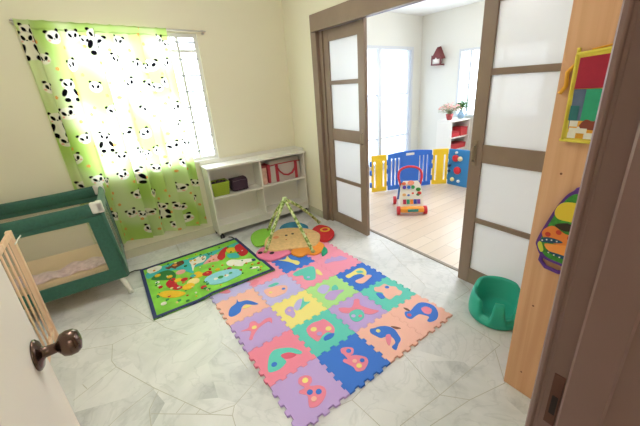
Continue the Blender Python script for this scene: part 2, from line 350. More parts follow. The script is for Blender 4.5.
# wall with the entrance we look through
HX0, HX1 = -.235, .50
b = MB(); b.box(XL, HX0-.04, -.02, YD, 0, ZC).box(HX1+.05, XW, -.02, YD, 0, ZC).box(HX0-.04, HX1+.05, -.02, YD, 2.1, ZC)
struct('wall_front', b, wallm)
struct('ceiling', MB().box(XL-.1, 2.08, -2.3, YW+.15, ZC, ZC+.1), ceilm)
# hall behind the camera
b = MB(); b.box(XL-.1, 2.08, -2.4, -2.3, 0, ZC).box(XL-.1, XL, -2.3, -.02, 0, ZC).box(1.98, 2.08, -2.3, -.02, 0, ZC)
struct('wall_hall', b, wallm)
# skirting: marble strip
sk = mat('skirting', '#cfcbb4', .35, noise=.06, nscale=6)
struct('baseboard_back', MB().box(XL, XW, YW-.012, YW, 0, .085), sk)
struct('baseboard_right', MB().box(XW-.012, XW, DY1+.03, YW-.012, 0, .085), sk)
struct('baseboard_left', MB().box(XL, XL+.012, YD, YW-.012, 0, .085), sk)

# window with frame, grille and pane
w = bpy.data.objects.new('window_1', None); C.objects.link(w); w['kind'] = 'structure'; WM['window_1'] = Matrix.Identity(4)
b = MB(); y0, y1 = 3.465, 3.505; t = .035
b.box(wx0, wx0+t, y0, y1, wz0, wz1).box(wx1-t, wx1, y0, y1, wz0, wz1).box(wx0+t, wx1-t, y0, y1, wz0, wz0+t).box(wx0+t, wx1-t, y0, y1, wz1-t, wz1)
for xm in (.15, .48, .80): b.box(xm-.012, xm+.012, y0, y1, wz0+t, wz1-t)
b.box(wx0+t, wx1-t, y0+.01, y1, 1.86, 1.885)
b.build('window_frame', white, w)
g = MB()
for z in np.arange(.93, 1.99, .145): g.box(wx0+.03, wx1-.03, 3.45, 3.462, float(z)-.007, float(z)+.007)
for x in (.06, .30, .62): g.box(x-.006, x+.006, 3.452, 3.460, wz0+.02, wz1-.02)
g.build('window_grille', mat('grille', '#b4bac2', .5), w)
MB().box(wx0+.01, wx1-.01, 3.525, 3.529, wz0+.01, wz1-.01).build('window_pane', clear, w)
MB().box(wx0-.0, wx1, 3.43, 3.465, wz0-.02, wz0+.002).build('window_sill', white, w)

# next room shell
b = MB(); nx0, nx1, nz1 = 2.9, 4.745, 2.05
X2, Y2, Z2 = 4.97, 4.0, 2.535
b.box(2.08, nx0, Y2, Y2+.12, 0, Z2).box(nx1, X2+.12, Y2, Y2+.12, 0, Z2).box(nx0, nx1, Y2, Y2+.12, nz1, Z2).box(nx0, nx1, Y2, Y2+.12, 0, .08)
struct('wall_next_room_back', b, wall2)
b = MB(); vy0, vy1, vz0, vz1 = 1.9, 3.235, .90, 1.93
b.box(X2, X2+.12, -1.5, vy0, 0, Z2).box(X2, X2+.12, vy1, Y2, 0, Z2).box(X2, X2+.12, vy0, vy1, 0, vz0).box(X2, X2+.12, vy0, vy1, vz1, Z2)
struct('wall_next_room_right', b, wall2)
struct('wall_next_room_front', MB().box(2.08, X2+.12, -1.6, -1.5, 0, Z2).box(2.08, 2.14, 2.95, Y2, 0, Z2), wall2)
b = MB(); b.box(2.08, 2.14, -1.5, .45, 0, Z2); struct('wall_next_room_left', b, wall2)
struct('ceiling_next_room', MB().box(2.08, X2+.12, -1.6, Y2+.12, Z2, Z2+.1), ceilm)
w = bpy.data.objects.new('window_2', None); C.objects.link(w); w['kind'] = 'structure'; WM['window_2'] = Matrix.Identity(4)
b = MB(); y0, y1 = Y2-.015, Y2+.05; t = .05
b.box(nx0, nx0+t, y0, y1, .08, nz1).box(nx1-t, nx1, y0, y1, .08, nz1).box(nx0+t, nx1-t, y0, y1, .08, .08+t).box(nx0+t, nx1-t, y0, y1, nz1-t, nz1)
b.box(3.90, 3.945, y0+.01, y1, .13, nz1-t).box(3.955, 3.985, y0+.02, y1, .13, nz1-t).box(4.645, 4.665, y0+.02, y1, .13, nz1-t)
for z in (.57, 1.30): b.box(nx0+t, nx1-t, y0+.035, y1-.005, z-.012, z+.012)
b.build('window_frame', mat('alu_white', '#cdd0d4', .4), w)
MB().box(nx0+.02, nx1-.02, Y2+.055, Y2+.06, .1, nz1-.02).build('window_pane', translucent_mat('frosted_window', '#cdd1d6', .6, .12, .3, .03), w)
w = bpy.data.objects.new('window_3', None); C.objects.link(w); w['kind'] = 'structure'; WM['window_3'] = Matrix.Identity(4)
b = MB(); x0, x1 = X2-.01, X2+.05; t = .04
b.box(x0, x1, vy0, vy0+t, vz0, vz1).box(x0, x1, vy1-t, vy1, vz0, vz1).box(x0, x1, vy0+t, vy1-t, vz0, vz0+t).box(x0, x1, vy0+t, vy1-t, vz1-t, vz1)
for y in (2.50, 3.03): b.box(x0+.01, x1, y-.018, y+.018, vz0+t, vz1-t)
for z in (1.15, 1.40, 1.66): b.box(x0+.02, x0+.03, vy0+t, vy1-t, z-.006, z+.006)
for y in (2.25, 2.75, 2.9, 3.12): b.box(x0+.022, x0+.03, y-.005, y+.005, vz0+t, vz1-t)
b.build('window_frame', MATS['alu_white'], w)
MB().box(X2+.055, X2+.06, vy0+.02, vy1-.02, vz0+.02, vz1-.02).build('window_pane', clear, w)

# sliding door opening: lining, header and track
b = MB()
b.box(1.885, XW, .30, 2.865, 1.985, 2.130, bev=.004)
struct('trim_2', b, brown, label='brown header board above the sliding doors')
b = MB(); b.box(XW-.012, 2.085, 2.825, 2.915, 0, 2.04, bev=.004).box(1.955, 2.06, 2.775, 2.825, 0, 2.04, bev=.003)
struct('trim_3', b, brown, label='brown jamb of the sliding doors beside the white shelf')
b = MB(); b.box(XW-.012, 2.085, .46, .53, 0, 2.04, bev=.004)
struct('trim_4', b, brown)
struct('trim_5', MB().box(1.94, 1.947, .53, 2.8, 1.985, 2.045).box(2.06, 2.075, .53, 2.8, 2.028, 2.045), mat('track_steel', '#a79bb0', .3, .6), label='steel track under the header')

def sliding_leaf(name, x, y0, y1, handle_high):
    e = bpy.data.objects.new(name, None); C.objects.link(e); e['kind'] = 'structure'; e.location = (x, (y0+y1)/2, 0)
    WM[e.name] = Matrix.Translation(Vector(e.location))
    h = .019; s = .085; zt = 2.022
    b = MB()
    b.box(x-h, x+h, y0, y0+s, .012, zt, bev=.003).box(x-h, x+h, y1-s, y1, .012, zt, bev=.003)
    for z0, z1 in ((.012, .135), (.518, .552), (.955, 1.075), (1.50, 1.538), (1.89, zt)):
        b.box(x-h+.002, x+h-.002, y0+s, y1-s, z0, z1, bev=.002)
    b.build('door_frame', brown, e)
    b = MB()
    for z0, z1 in ((.135, .518), (.552, .955), (1.075, 1.50), (1.538, 1.89)):
        p = MB().box(x-.003, x+.003, y0+s-.005, y1-s+.005, z0-.005, z1+.005); p.build('glass_pane', frost, e)
    yh = y0+.035 if handle_high else y1-.035
    hb = MB().box(x-h-.004, x-h, yh-.014, yh+.014, .93, 1.10, bev=.002)
    hb.tube([(x-h-.004, yh, .96), (x-h-.028, yh, .965), (x-h-.03, yh, 1.0), (x-h-.028, yh, 1.055), (x-h-.004, yh, 1.06)], .005, seg=8)
    o = hb.build('door_handle', brass2, e); o['label'] = 'brass pull handle'
    return e
sliding_leaf('door_2', 1.99, 2.19, 2.785, True)
sliding_leaf('door_3', 2.02, .545, 1.165, False)

# ------------------------------------------------------------------ entrance: jamb on the right, open door on the left
prof = [(.4985, .122), (.500, .1195), (.5022, .118), (.5022, .114), (.5008, .112), (.5015, .087), (.4935, .0865), (.490, .083), (.490, .037), (.4935, .034), (.492, -.03), (.492, -.06), (.56, -.06), (.56, .130), (.505, .130), (.500, .127)]
b = MB().prism(prof, 0, 2.1)
struct('trim_6', b, brownd, label='dark brown door jamb at the right edge')
struct('trim_7', MB().box(HX0-.07, HX0, -.06, .14, 0, 2.1), brownd)
struct('trim_8', MB().box(HX0, .4985, -.06, .14, 2.07, 2.15), brownd)
b = MB().box(.4995, .5023, .089, .105, .92, 1.03, bev=.0008); b.box(.4985, .4997, .092, .1005, .945, .985, 1)
struct('trim_9', b, [mat('strike_plate', '#6b4a40', .3, .7), mat('strike_hole', '#2a1f1d', .8)], label='strike plate on the door jamb')
d = bpy.data.objects.new('door_1', None); C.objects.link(d); d['kind'] = 'structure'; WM['door_1'] = Matrix.Identity(4)
doorp = mat('door_cream', '#e6ded2', .5, bump=.04, bscale=200)
b = MB().box(-.26, -.222, .13, .862, .008, 2.05, bev=.002)
o = b.build('door_panel', doorp, d)
kz, ky = .985, .807
K = Matrix.Translation((-.222, ky, kz)) @ Matrix.Rotation(PI/2, 4, 'Y')
b = MB().lathe([(.034, 0), (.034, .003), (.029, .007), (.017, .010), (.012, .014), (.011, .034), (.016, .038), (.025, .044), (.0285, .054), (.0275, .066), (.021, .074), (.009, .077), (.0, .0775)], M=K, seg=28)
b.build('door_knob', brass, d)
K2 = Matrix.Translation((-.26, ky, kz)) @ Matrix.Rotation(-PI/2, 4, 'Y')
MB().lathe([(.034, 0), (.034, .003), (.029, .007), (.017, .010), (.012, .014), (.011, .034), (.016, .038), (.025, .044), (.0285, .054), (.0275, .066), (.021, .074), (.0, .0775)], M=K2, seg=28).build('door_knob', brass, d)
MB().box(-.252, -.230, .862, .8635, kz-.06, kz+.06).build('latch_plate', brass, d)

# ------------------------------------------------------------------ curtain and rod
rod = thing('curtain_rod', 'thin white metal curtain rod above the window', 'curtain rod', (.34, 3.40, 2.03))
MB().tube([(-.30, 3.395, 2.045), (1.055, 3.395, 2.033)], .0065, seg=12).build('pole', mat('rod_white', '#d5d2cb', .35, .3), rod)
for x, z in ((-.285, 2.045), (1.04, 2.033)):
    MB().tube([(x, 3.395, z), (x, 3.449, z)], .006, seg=8).box(x-.012, x+.012, 3.443, 3.4495, z-.02, z+.02).build('bracket', MATS['rod_white'], rod)
def make_curtain():
    nu, nz = 380, 480
    x0, x1, zt, zb = -.280, .712, 2.058, .19
    s = np.linspace(0, 1, nu); zz = np.linspace(0, 1, nz)
    S, Zt = np.meshgrid(s, zz)
    ph = 2*PI*(7.3*S + .35*np.sin(2*PI*S*1.3+.5) + .10*np.sin(2*PI*S*4.1)) 
    amp = .010 + .022*np.clip(Zt, 0, 1)**.8
    amp = amp*(.75+.35*np.sin(2*PI*S*2.2+1))
    X = x0 + (x1-x0)*S - (.016+.020*np.clip(np.sin(2*PI*S*2.6+.4), 0, 1))*np.sin(ph+.25*np.sin(3*Zt))*(.5+.5*Zt)*np.clip(S*12, 0, 1)*np.clip((1-S)*12, 0, 1)
    Y = 3.400 - .004*Zt + amp*np.sin(ph+.25*np.sin(3*Zt)) * np.where(Zt < .02, .5, 1)
    Y = np.minimum(Y, 3.444)
    top = zt - .012*S - .006*np.abs(np.sin(2*PI*S*6))
    Z = top + (zb-.028*S - top)*Zt + Zt**6*.012*np.sin(ph*.5+1)
    # where the rod runs the cloth passes in front of it
    Y = np.where(np.abs(Zt) < .03, np.minimum(Y, 3.386), Y)
    fs = 1.42*S; fz = Z   # flat cloth coordinates
    rng = np.random.RandomState(5)
    def fbm(scale, seed):
        r = np.random.RandomState(seed); out = np.zeros_like(fs)
        for k in range(7):
            a = r.rand()*2*PI; f = scale*(.6+r.rand()); p = r.rand()*6.28
            out += np.sin(f*(np.cos(a)*fs+np.sin(a)*fz)+p)
        return out/3.
    n = 1/(1+np.exp(-3*fbm(14, 3)))
    green = np.array(lin('#b9d973')[:3]); pale = np.array(lin('#eef3d2')[:3])
    col = green[None, None]*(1-n[..., None]*.75) + pale[None, None]*n[..., None]*.75
    def ell(cs, cz, rs, rz, rot, c, a=1.):
        nonlocal col
        ds, dz = fs-cs, fz-cz; cr, sr = math.cos(rot), math.sin(rot)
        q = ((ds*cr+dz*sr)/rs)**2+((-ds*sr+dz*cr)/rz)**2
        k = np.clip((1.15-q)/.3, 0, 1)[..., None]*a
        col = col*(1-k)+np.array(lin(c)[:3])[None, None]*k
    BK, WH, PK, OR = '#0c0a0e', '#f8f4ea', '#efb9a6', '#f2a65c'
    def head(s0, z0, k, tilt=0):
        def P(a, b_): return s0+k*(a*math.cos(tilt)-b_*math.sin(tilt)), z0+k*(a*math.sin(tilt)+b_*math.cos(tilt))
        for sg in (-1, 1): ell(*P(sg*.034, .034), .013*k, .010*k, tilt, BK)
        ell(*P(0, 0), .045*k, .038*k, tilt, WH)
        for sg in (-1, 1):
            ell(*P(sg*.019, .004), .0105*k, .0165*k, tilt+sg*-.6, BK)
            ell(*P(sg*.030, -.015), .008*k, .006*k, tilt, PK)
        ell(*P(0, -.010), .005*k, .004*k, tilt, BK)
    def sitting(s0, z0, k, tilt=0):
        ell(s0, z0-.075*k, .045*k, .045*k, 0, WH)
        for sg in (-1, 1):
            ell(s0+sg*.04*k, z0-.055*k, .016*k, .03*k, sg*.5, BK); ell(s0+sg*.034*k, z0-.108*k, .02*k, .016*k, 0, BK)
        head(s0, z0, k, tilt)
    def flower(s0, z0):
        for j in range(5): ell(s0+.008*math.cos(j*1.257), z0+.008*math.sin(j*1.257), .006, .006, 0, OR)
    cells = []
    for i in range(8):
        for j in range(11):
            cells.append((.09+i*.20+rng.uniform(-.035, .035)+(.09 if j % 2 else 0), 1.96-j*.19+rng.uniform(-.03, .03), i, j))
    for (s0, z0, i, j) in cells:
        t = rng.uniform(-.35, .35); r = rng.rand()
        if (i*7+j*3) % 13 == 0: sitting(s0, z0, 1.05, t)
        elif r < .68: head(s0, z0, rng.uniform(1.0, 1.25), t*1.6)
        elif r < .78: head(s0, z0, 1.1, t); head(s0+.085, z0-.03, .9, -t)
        else:
            flower(s0, z0); flower(s0+.04, z0+.05)
        flower(s0+.07, z0-.07)
    for (s0, z0) in ((.05, 1.93), (.62, 1.97), (.06, 1.36)): sitting(s0, z0, 1.2)
    me = bpy.data.meshes.new('panda_curtain')
    cx = .2; V = np.stack([X-cx, Y-3.40, Z], -1).reshape(-1, 3)
    idx = np.arange(nu*nz).reshape(nz, nu)
    Fq = np.stack([idx[:-1, :-1], idx[1:, :-1], idx[1:, 1:], idx[:-1, 1:]], -1).reshape(-1, 4)
    me.vertices.add(len(V)); me.vertices.foreach_set('co', V.ravel())
    me.loops.add(Fq.size); me.loops.foreach_set('vertex_index', Fq.ravel())
    me.polygons.add(len(Fq)); me.polygons.foreach_set('loop_start', np.arange(0, Fq.size, 4)); me.polygons.foreach_set('loop_total', np.full(len(Fq), 4))
    me.update(calc_edges=True); me.polygons.foreach_set('use_smooth', np.ones(len(Fq), bool))
    ca = me.color_attributes.new('print', 'FLOAT_COLOR', 'POINT')
    ca.data.foreach_set('color', np.concatenate([col.reshape(-1, 3), np.ones((nu*nz, 1))], 1).ravel())
    me.materials.append(translucent_mat('curtain_print', '#ffffff', .5, .0, attr='print'))
    o = bpy.data.objects.new('panda_curtain', me); C.objects.link(o); o.location = (cx, 3.40, 0)
    tag(o, 'lime green curtain printed with small pandas hanging over the window', 'curtain')
make_curtain()

# ------------------------------------------------------------------ playard (travel cot)
cg = mat('cot_green', '#2f6253', .75, noise=.12, nscale=60, sheen=.2)
cw = mat('cot_plastic', '#e2dfda', .45)
mesh_m = translucent_mat('cot_mesh', '#efe6d6', .35, .80)
cot = thing('travel_cot', 'dark green mesh-sided travel cot with white corner caps', 'travel cot', (-.68, 3.08, 0))
cxc = -.68
def cmap(p):
    k = 1+.2*(.79-p[2])*.5; return Vector((cxc+(p[0]-cxc)*k+.06*(p[1]-2.9)*p[2], 3.05+(p[1]-3.05)*(1+.03*(.79-p[2])), p[2]))
def cbuild(b, name, m, parent=cot):
    b.v = [tuple(cmap(p)) for p in b.v]; return b.build(name, m, parent)
X0, X1, Ya, Yb = -1.20, -.118, 2.755, 3.335
def cot_side(x0, x1, y0, y1, name='side_panel'):
    """one fabric side with its mesh window: thickness along the short axis"""
    b = MB(); ax = (x1-x0) > (y1-y0)
    def bx(a0, a1, z0, z1):
        if ax: b.box(a0, a1, y0, y1, z0, z1, bev=.008)
        else: b.box(x0, x1, a0, a1, z0, z1, bev=.008)
    a0, a1 = (x0, x1) if ax else (y0, y1); s = .095
    bx(a0, a1, .155, .255); bx(a0, a0+s, .25, .67); bx(a1-s, a1, .25, .67); bx(a0, a1, .66, .70)
    o = cbuild(b, name, cg)
    m = MB(); mid = (y0+y1)/2 if ax else (x0+x1)/2
    if ax: m.box(a0+s-.01, a1-s+.01, mid-.0015, mid+.0015, .245, .665)
    else: m.box(mid-.0015, mid+.0015, a0+s-.01, a1-s+.01, .245, .665)
    q = cbuild(m, 'mesh_window', mesh_m, o); q['label'] = 'see-through beige mesh'
cot_side(X0, X1, Ya-.008, Ya+.008); cot_side(X0, X1, Yb-.008, Yb+.008)
cot_side(X1-.008, X1+.008, Ya+.01, Yb-.01); cot_side(X0-.008, X0+.008, Ya+.01, Yb-.01)
def rail(p, q, sag):
    P = [Vector(p).lerp(Vector(q), i/12) for i in range(13)]
    for i, v in enumerate(P): v.z -= sag*math.sin(PI*i/12)
    return P
for p, q in (((X0+.03, Ya, .745), (X1-.03, Ya, .745)), ((X0+.03, Yb, .745), (X1-.03, Yb, .745)), ((X0, Ya+.03, .745), (X0, Yb-.03, .745)), ((X1, Ya+.03, .745), (X1, Yb-.03, .745))):
    b = MB().tube(rail(p, q, .012), .021, seg=14, flat=2.3 if abs(p[0]-q[0]) > .1 else 2.3)
    cbuild(b, 'top_rail', cg)
for x in (X0, X1):
    for y in (Ya, Yb):
        sx = 1 if x == X1 else -1; sy = 1 if y == Yb else -1
        b = MB().box(x-.022-(.03 if sx > 0 else 0), x+.022+(.03 if sx < 0 else 0), y-.024, y+.024, .715, .797, bev=.012)
        b.box(x-.02, x+.02, y-.024-(.0 if sy < 0 else .03), y+.024+(.03 if sy < 0 else 0), .72, .795, bev=.01)
        cbuild(b, 'corner_cap', cw)
        b = MB().tube([(x, y, .72), (x, y, .17)], .013, seg=10); cbuild(b, 'corner_post', cg)
        kx = cxc+(x-cxc)*(1+.1*.63)-(.035 if x > cxc else 0)
        b = MB().tube([(kx-sx*.02, y-sy*.01, .17), (kx-sx*.008, y, .13), (kx+sx*.012, y+sy*.004, .045), (kx+sx*.016, y+sy*.004, .004)], [.019, .019, .016, .02], seg=12)
        b.build('leg', cw, cot)
b = MB().box(X0+.03, X1-.03, Ya+.03, Yb-.03, .20, .285, bev=.01)
cbuild(b, 'mattress', mat('cot_mattress', '#e0bd92', .7, noise=.05, nscale=5))
# crumpled sheet along the near side of the mattress
def blanket():
    nx, ny = 46, 12; V = []; Fc = []
    for i in range(nx):
        for j in range(ny):
            u, v = i/(nx-1), j/(ny-1)
            x = X0+.06+u*(X1-X0-.12); y = Ya+.035+v*(.17+.03*math.sin(u*17))
            z = .298+.022*math.sin(PI*v)*(1+.5*math.sin(u*23+v*4))+.008*math.sin(u*41+2*v)
            V.append((x, y, z)); 
    for i in range(nx-1):
        for j in range(ny-1): a = i*ny+j; Fc.append((a, a+ny, a+ny+1, a+1))
    b = MB().add(V, Fc, 0, True)
    o = b.build('cot_sheet', mat('lilac_print', '#d8b8c6', .85, noise=.35, nscale=30))
    md = o.modifiers.new('t', 'SOLIDIFY'); md.thickness = .008; md.offset = -1
    tag(o, 'crumpled lilac printed sheet lying inside the green cot', 'sheet')
blanket()

# ------------------------------------------------------------------ wooden safety gate
gt = thing('wooden_gate', 'natural wooden slatted gate standing between the open door and the cot', 'gate', (-.545, 2.0, 0))
gx = -.545; gy0, gy1 = 1.62, 2.42
for y in (gy0, gy1):
    MB().box(gx-.013, gx+.013, y-.02, y+.02, 0, .815, bev=.004).build('post', gatew, gt)
MB().box(gx-.009, gx+.009, gy0+.018, gy1-.018, .78, .81, bev=.003).build('top_rail', gatew, gt)
MB().box(gx-.009, gx+.009, gy0+.018, gy1-.018, .11, .14, bev=.003).build('bottom_rail', gatew, gt)
n = 8
for i in range(n):
    y = gy0+.02+(gy1-gy0-.04)*(i+1)/(n+1)
    MB().tube([(gx, y, .135), (gx, y, .78)], .0055, seg=8).build('slat', gatew, gt)
o = MB().tube([(gx+.012, gy1-.03, .74), (gx+.018, gy1-.01, .745), (gx+.02, gy1+.02, .75), (gx+.03, gy1+.06, .757)], .0035, seg=6).build('tie', white, gt); o['label'] = 'white cable tie'

# ------------------------------------------------------------------ white shelf unit on castors
sx0, sx1, sy0, sy1 = .775, 1.905, 3.21, 3.43
sh = thing('shelf_unit', 'low white open shelf unit on black castors standing against the window wall', 'shelf', ((sx0+sx1)/2, (sy0+sy1)/2, 0))
T = .016
for x in (sx0, sx1-T):
    MB().box(x, x+T, sy0, sy1, .055, .77, bev=.002).build('side_panel', board, sh)
MB().box(sx0-.008, sx1+.008, sy0-.018, sy1+.005, .765, .787, bev=.003).build('top', board, sh)
MB().box(sx0-.008, sx1+.008, sy1-.008, sy1+.005, .787, .825, bev=.003).box(sx1-.006, sx1+.008, sy0+.02, sy1-.008, .787, .82, bev=.003).build('rim', board, sh)
MB().box(sx0+T, sx1-T, sy1-.008, sy1-.001, .06, .765).build('back_panel', board, sh)
MB().box(1.332, 1.348, sy0+.004, sy1-.008, .13, .765).build('divider', board, sh)
MB().box(sx0+T, 1.332, sy0+.004, sy1-.008, .448, .464).build('shelf_board', board, sh)
MB().box(1.348, sx1-T, sy0+.004, sy1-.008, .455, .471).build('shelf_board', board, sh)
MB().box(sx0+T, sx1-T, sy0+.004, sy1-.008, .135, .151).build('shelf_board', board, sh)
MB().box(sx0+T, sx1-T, sy0+.014, sy0+.026, .062, .135).build('kick_board', board, sh)
blk = mat('black_plastic', '#2b2726', .5)
for x in (sx0+.03, sx1-.03):
    for y in (sy0+.025, sy1-.025):
        M = Matrix.Translation((x, y, .0)) 
        b = MB().box(x-.012, x+.012, y-.012, y+.012, .035, .058)
        for dx in (-.012, .012):
            K = Matrix.Translation((x+dx, y, .022)) @ Matrix.Rotation(PI/2, 4, 'Y')
            b.lathe([(.008, -.007), (.021, -.006), (.021, .006), (.008, .007)], M=K, seg=16)
        b.build('castor', blk, sh)
# green woven basket
bk = thing('storage_basket', 'lime green plastic basket on the upper left shelf', 'basket', (.905, 3.33, .464))
lime = mat('lime_plastic', '#9fb536', .5, bump=.25, bscale=90)
b = MB(); x0, x1, y0, y1, z0, z1 = .80, .985, 3.25, 3.40, .464, .605
def tray(b, x0, x1, y0, y1, z0, z1, tk=.005, flare=.014):
    o = [(x0, y0), (x1, y0), (x1, y1), (x0, y1)]
    O0 = [(x+flare*(1 if x == x0 else -1), y+flare*(1 if y == y0 else -1), z0) for x, y in o]; O1 = [(x, y, z1) for x, y in o]
    I1 = [(x+tk*(1 if x == x0 else -1), y+tk*(1 if y == y0 else -1), z1) for x, y in o]
    I0 = [(p[0]+tk*(1 if q[0] == x0 else -1), p[1]+tk*(1 if q[1] == y0 else -1), z0+tk) for p, q in zip(O0, o)]
    V = O0+O1+I1+I0; Fc = [(3,2,1,0)]
    for r in range(3):
        for i in range(4): Fc.append((r*4+i, r*4+(i+1) % 4, (r+1)*4+(i+1) % 4, (r+1)*4+i))
    Fc.append((12, 13, 14, 15)); b.add(V, Fc)
tray(b, x0, x1, y0, y1, z0, z1); b.build('body', lime, bk)
b = MB()
for k in range(6):
    b.box(x0+.012, x1-.012, y0+.003-.001*k, y0+.009-.001*k, z0+.012+.02*k, z0+.022+.02*k, bev=.002)
b.build('weave_band', lime, bk)
MB().tube([(x0, y0, z1), (x1, y0, z1), (x1, y1, z1), (x0, y1, z1)], .005, seg=8, closed=True).build('rim', lime, bk)
b = MB()
for (x, y, r) in ((.84, 3.32, .026), (.88, 3.30, .03), (.93, 3.33, .028), (.90, 3.36, .026), (.955, 3.31, .018)): b.ball((x, y, .585), (r, r*.9, .03))
tag(b.build('folded_socks', mat('dark_socks', '#4b3d40', .9)), 'dark rolled cloths inside the lime green basket', 'cloths', kind='stuff')
# purple-black pouch
pb = mat('plum_fabric', '#3a2438', .8, bump=.3, bscale=50)
b = MB().box(1.015, 1.20, 3.265, 3.40, .465, .615, bev=.035)
b.v = [(p[0]+.006*math.sin(p[2]*70), p[1], p[2]-.014*max(0, (p[2]-.55)/.06)*abs(math.sin((p[0]-1.0)*16))) for p in b.v]
po = thing('fabric_pouch', 'dark plum fabric pouch beside the green basket', 'pouch', (1.11, 3.33, .464)); b.build('body', pb, po)
MB().tube([(1.03, 3.262, .585), (1.11, 3.257, .592), (1.185, 3.262, .585)], .003, seg=6).build('zip', mat('zip_grey', '#5d4c5c', .5), po)
# white and red carry bag
rb = thing('carry_bag', 'grey-white holdall with red straps on the upper right shelf', 'bag', (1.65, 3.33, .471))
bagw = mat('bag_white', '#c4bdb8', .7, bump=.1, bscale=40); bagr = mat('bag_red', '#b23a48', .7)
def bag_shape(x0, x1, y0, y1, z0, z1, top=.55):
    n = 10; V = []; Fc = []; prof = [(0, 1, 0), (0.02, 1.02, .02), (.35, 1.02, .3), (.7, .95, .7), (.9, .78, .93), (1, .5, 1.)]
    xs = (x0+x1)/2; ys = (y0+y1)/2
    for i, (t, k, zf) in enumerate(prof):
        hx = (x1-x0)/2*(1-.09*t); hy = (y1-y0)/2*k
        ring = [(-1, -.8), (-.9, -1), (0, -1.03), (.9, -1), (1, -.8), (1, .8), (.9, 1), (0, 1.03), (-.9, 1), (-1, .8)]
        V += [(xs+hx*a, ys+hy*c, z0+(z1-z0)*zf) for a, c in ring]
    for i in range(len(prof)-1):
        for j in range(n): Fc.append((i*n+j, i*n+(j+1) % n, (i+1)*n+(j+1) % n, (i+1)*n+j))
    Fc.append(tuple(range(n))[::-1]); Fc.append(tuple(range((len(prof)-1)*n, len(prof)*n)))
    return V, Fc
V, Fc = bag_shape(1.45, 1.88, 3.26, 3.405, .472, .725)
MB().add(V, Fc, 0, True).build('body', bagw, rb)
MB().tube([(1.47, 3.262, .675), (1.56, 3.256, .682), (1.77, 3.256, .682), (1.865, 3.262, .675)], .006, seg=6).build('piping', bagr, rb)
for x in (1.55, 1.80):
    MB().box(x-.018, x+.018, 3.250, 3.258, .474, .68, bev=.002).build('strap', bagr, rb)
hp = [(1.55, 3.25, .655), (1.575, 3.235, .60), (1.62, 3.228, .555), (1.675, 3.226, .54), (1.73, 3.228, .555), (1.775, 3.235, .60), (1.80, 3.25, .655)]
MB().tube(hp, .013, seg=8, flat=.7).build('handle', bagr, rb)
MB().box(1.44, 1.475, 3.262, 3.40, .475, .69, bev=.008).build('end_trim', bagr, rb)
b = MB().box(1.362, 1.425, 3.262, 3.40, .4715, .665, bev=.004)
bx = thing('storage_box', 'pale pink upright box at the left of the red-strapped bag', 'box', (1.39, 3.33, .4715)); b.build('body', mat('pale_pink_card', '#d9ae9e', .7, noise=.2, nscale=25), bx)
MB().box(1.360, 1.427, 3.26, 3.402, .665, .69, bev=.003).build('lid', mat('box_lid_red', '#a04a4c', .6), bx)

# ------------------------------------------------------------------ foam puzzle mat tiles
FC = {'purple': '#c2a6e2', 'pink': '#ee8aa4', 'rose': '#e7647f', 'blue': '#3a78dc', 'teal': '#62cfc2', 'peach': '#f6bfb0', 'yellow': '#f2e58c', 'green': '#b0e695', 'lilac': '#c4bcee', 'brown': '#7a4a3a', 'pinkt': '#f49cba'}
FM = {k: mat('foam_'+k, v, .75, bump=.12, bscale=400) for k, v in FC.items()}
TS = .3; MO = (.399, .927); MR = math.radians(.57)
BASE = {(0,0): 'purple', (1,0): 'blue', (2,0): 'peach', (3,0): 'peach', (0,1): 'pink', (1,1): 'teal', (2,1): 'purple', (3,1): 'teal',
        (0,2): 'purple', (1,2): 'yellow', (2,2): 'green', (3,2): 'blue', (0,3): 'peach', (1,3): 'lilac', (2,3): 'pinkt', (3,3): 'pinkt',
        (0,4): 'lilac', (1,4): 'pinkt', (2,4): 'blue', (3,4): 'pinkt'}
def teeth(p, q, sgn):
    """toothed seam from p to q: dovetail teeth alternately left and right"""
    p, q = Vector(p), Vector(q); d = (q-p); L = d.length; d.normalize(); n = Vector((-d.y, d.x))*sgn
    out = []; N = 9; s = L/N; a = .0085
    for i in range(N):
        sg = 1 if i % 2 else -1; c = s*(i+.5)
        if i in (0, N-1) : sg = 0
        if sg == 0: continue
        out += [p+d*(c-s*.40), p+d*(c-s*.50)+n*a*sg*.9, p+d*(c-s*.40)+n*a*sg, p+d*(c+s*.40)+n*a*sg, p+d*(c+s*.50)+n*a*sg*.9, p+d*(c+s*.40)]
    return out
def hedge(u, v): return [(x.x, x.y) for x in teeth((u*TS, v*TS), ((u+1)*TS, v*TS), 1)]
def vedge(u, v): return [(x.x, x.y) for x in teeth((u*TS, v*TS), (u*TS, (v+1)*TS), 1)]
motif = {(m[0], m[1]): (m[2], m[3]) for m in MOTIFS}
DESC = {'purple': 'purple', 'blue': 'blue', 'peach': 'peach', 'pink': 'deep pink', 'teal': 'turquoise', 'yellow': 'pale yellow', 'green': 'pale green', 'lilac': 'lilac', 'pinkt': 'pink'}
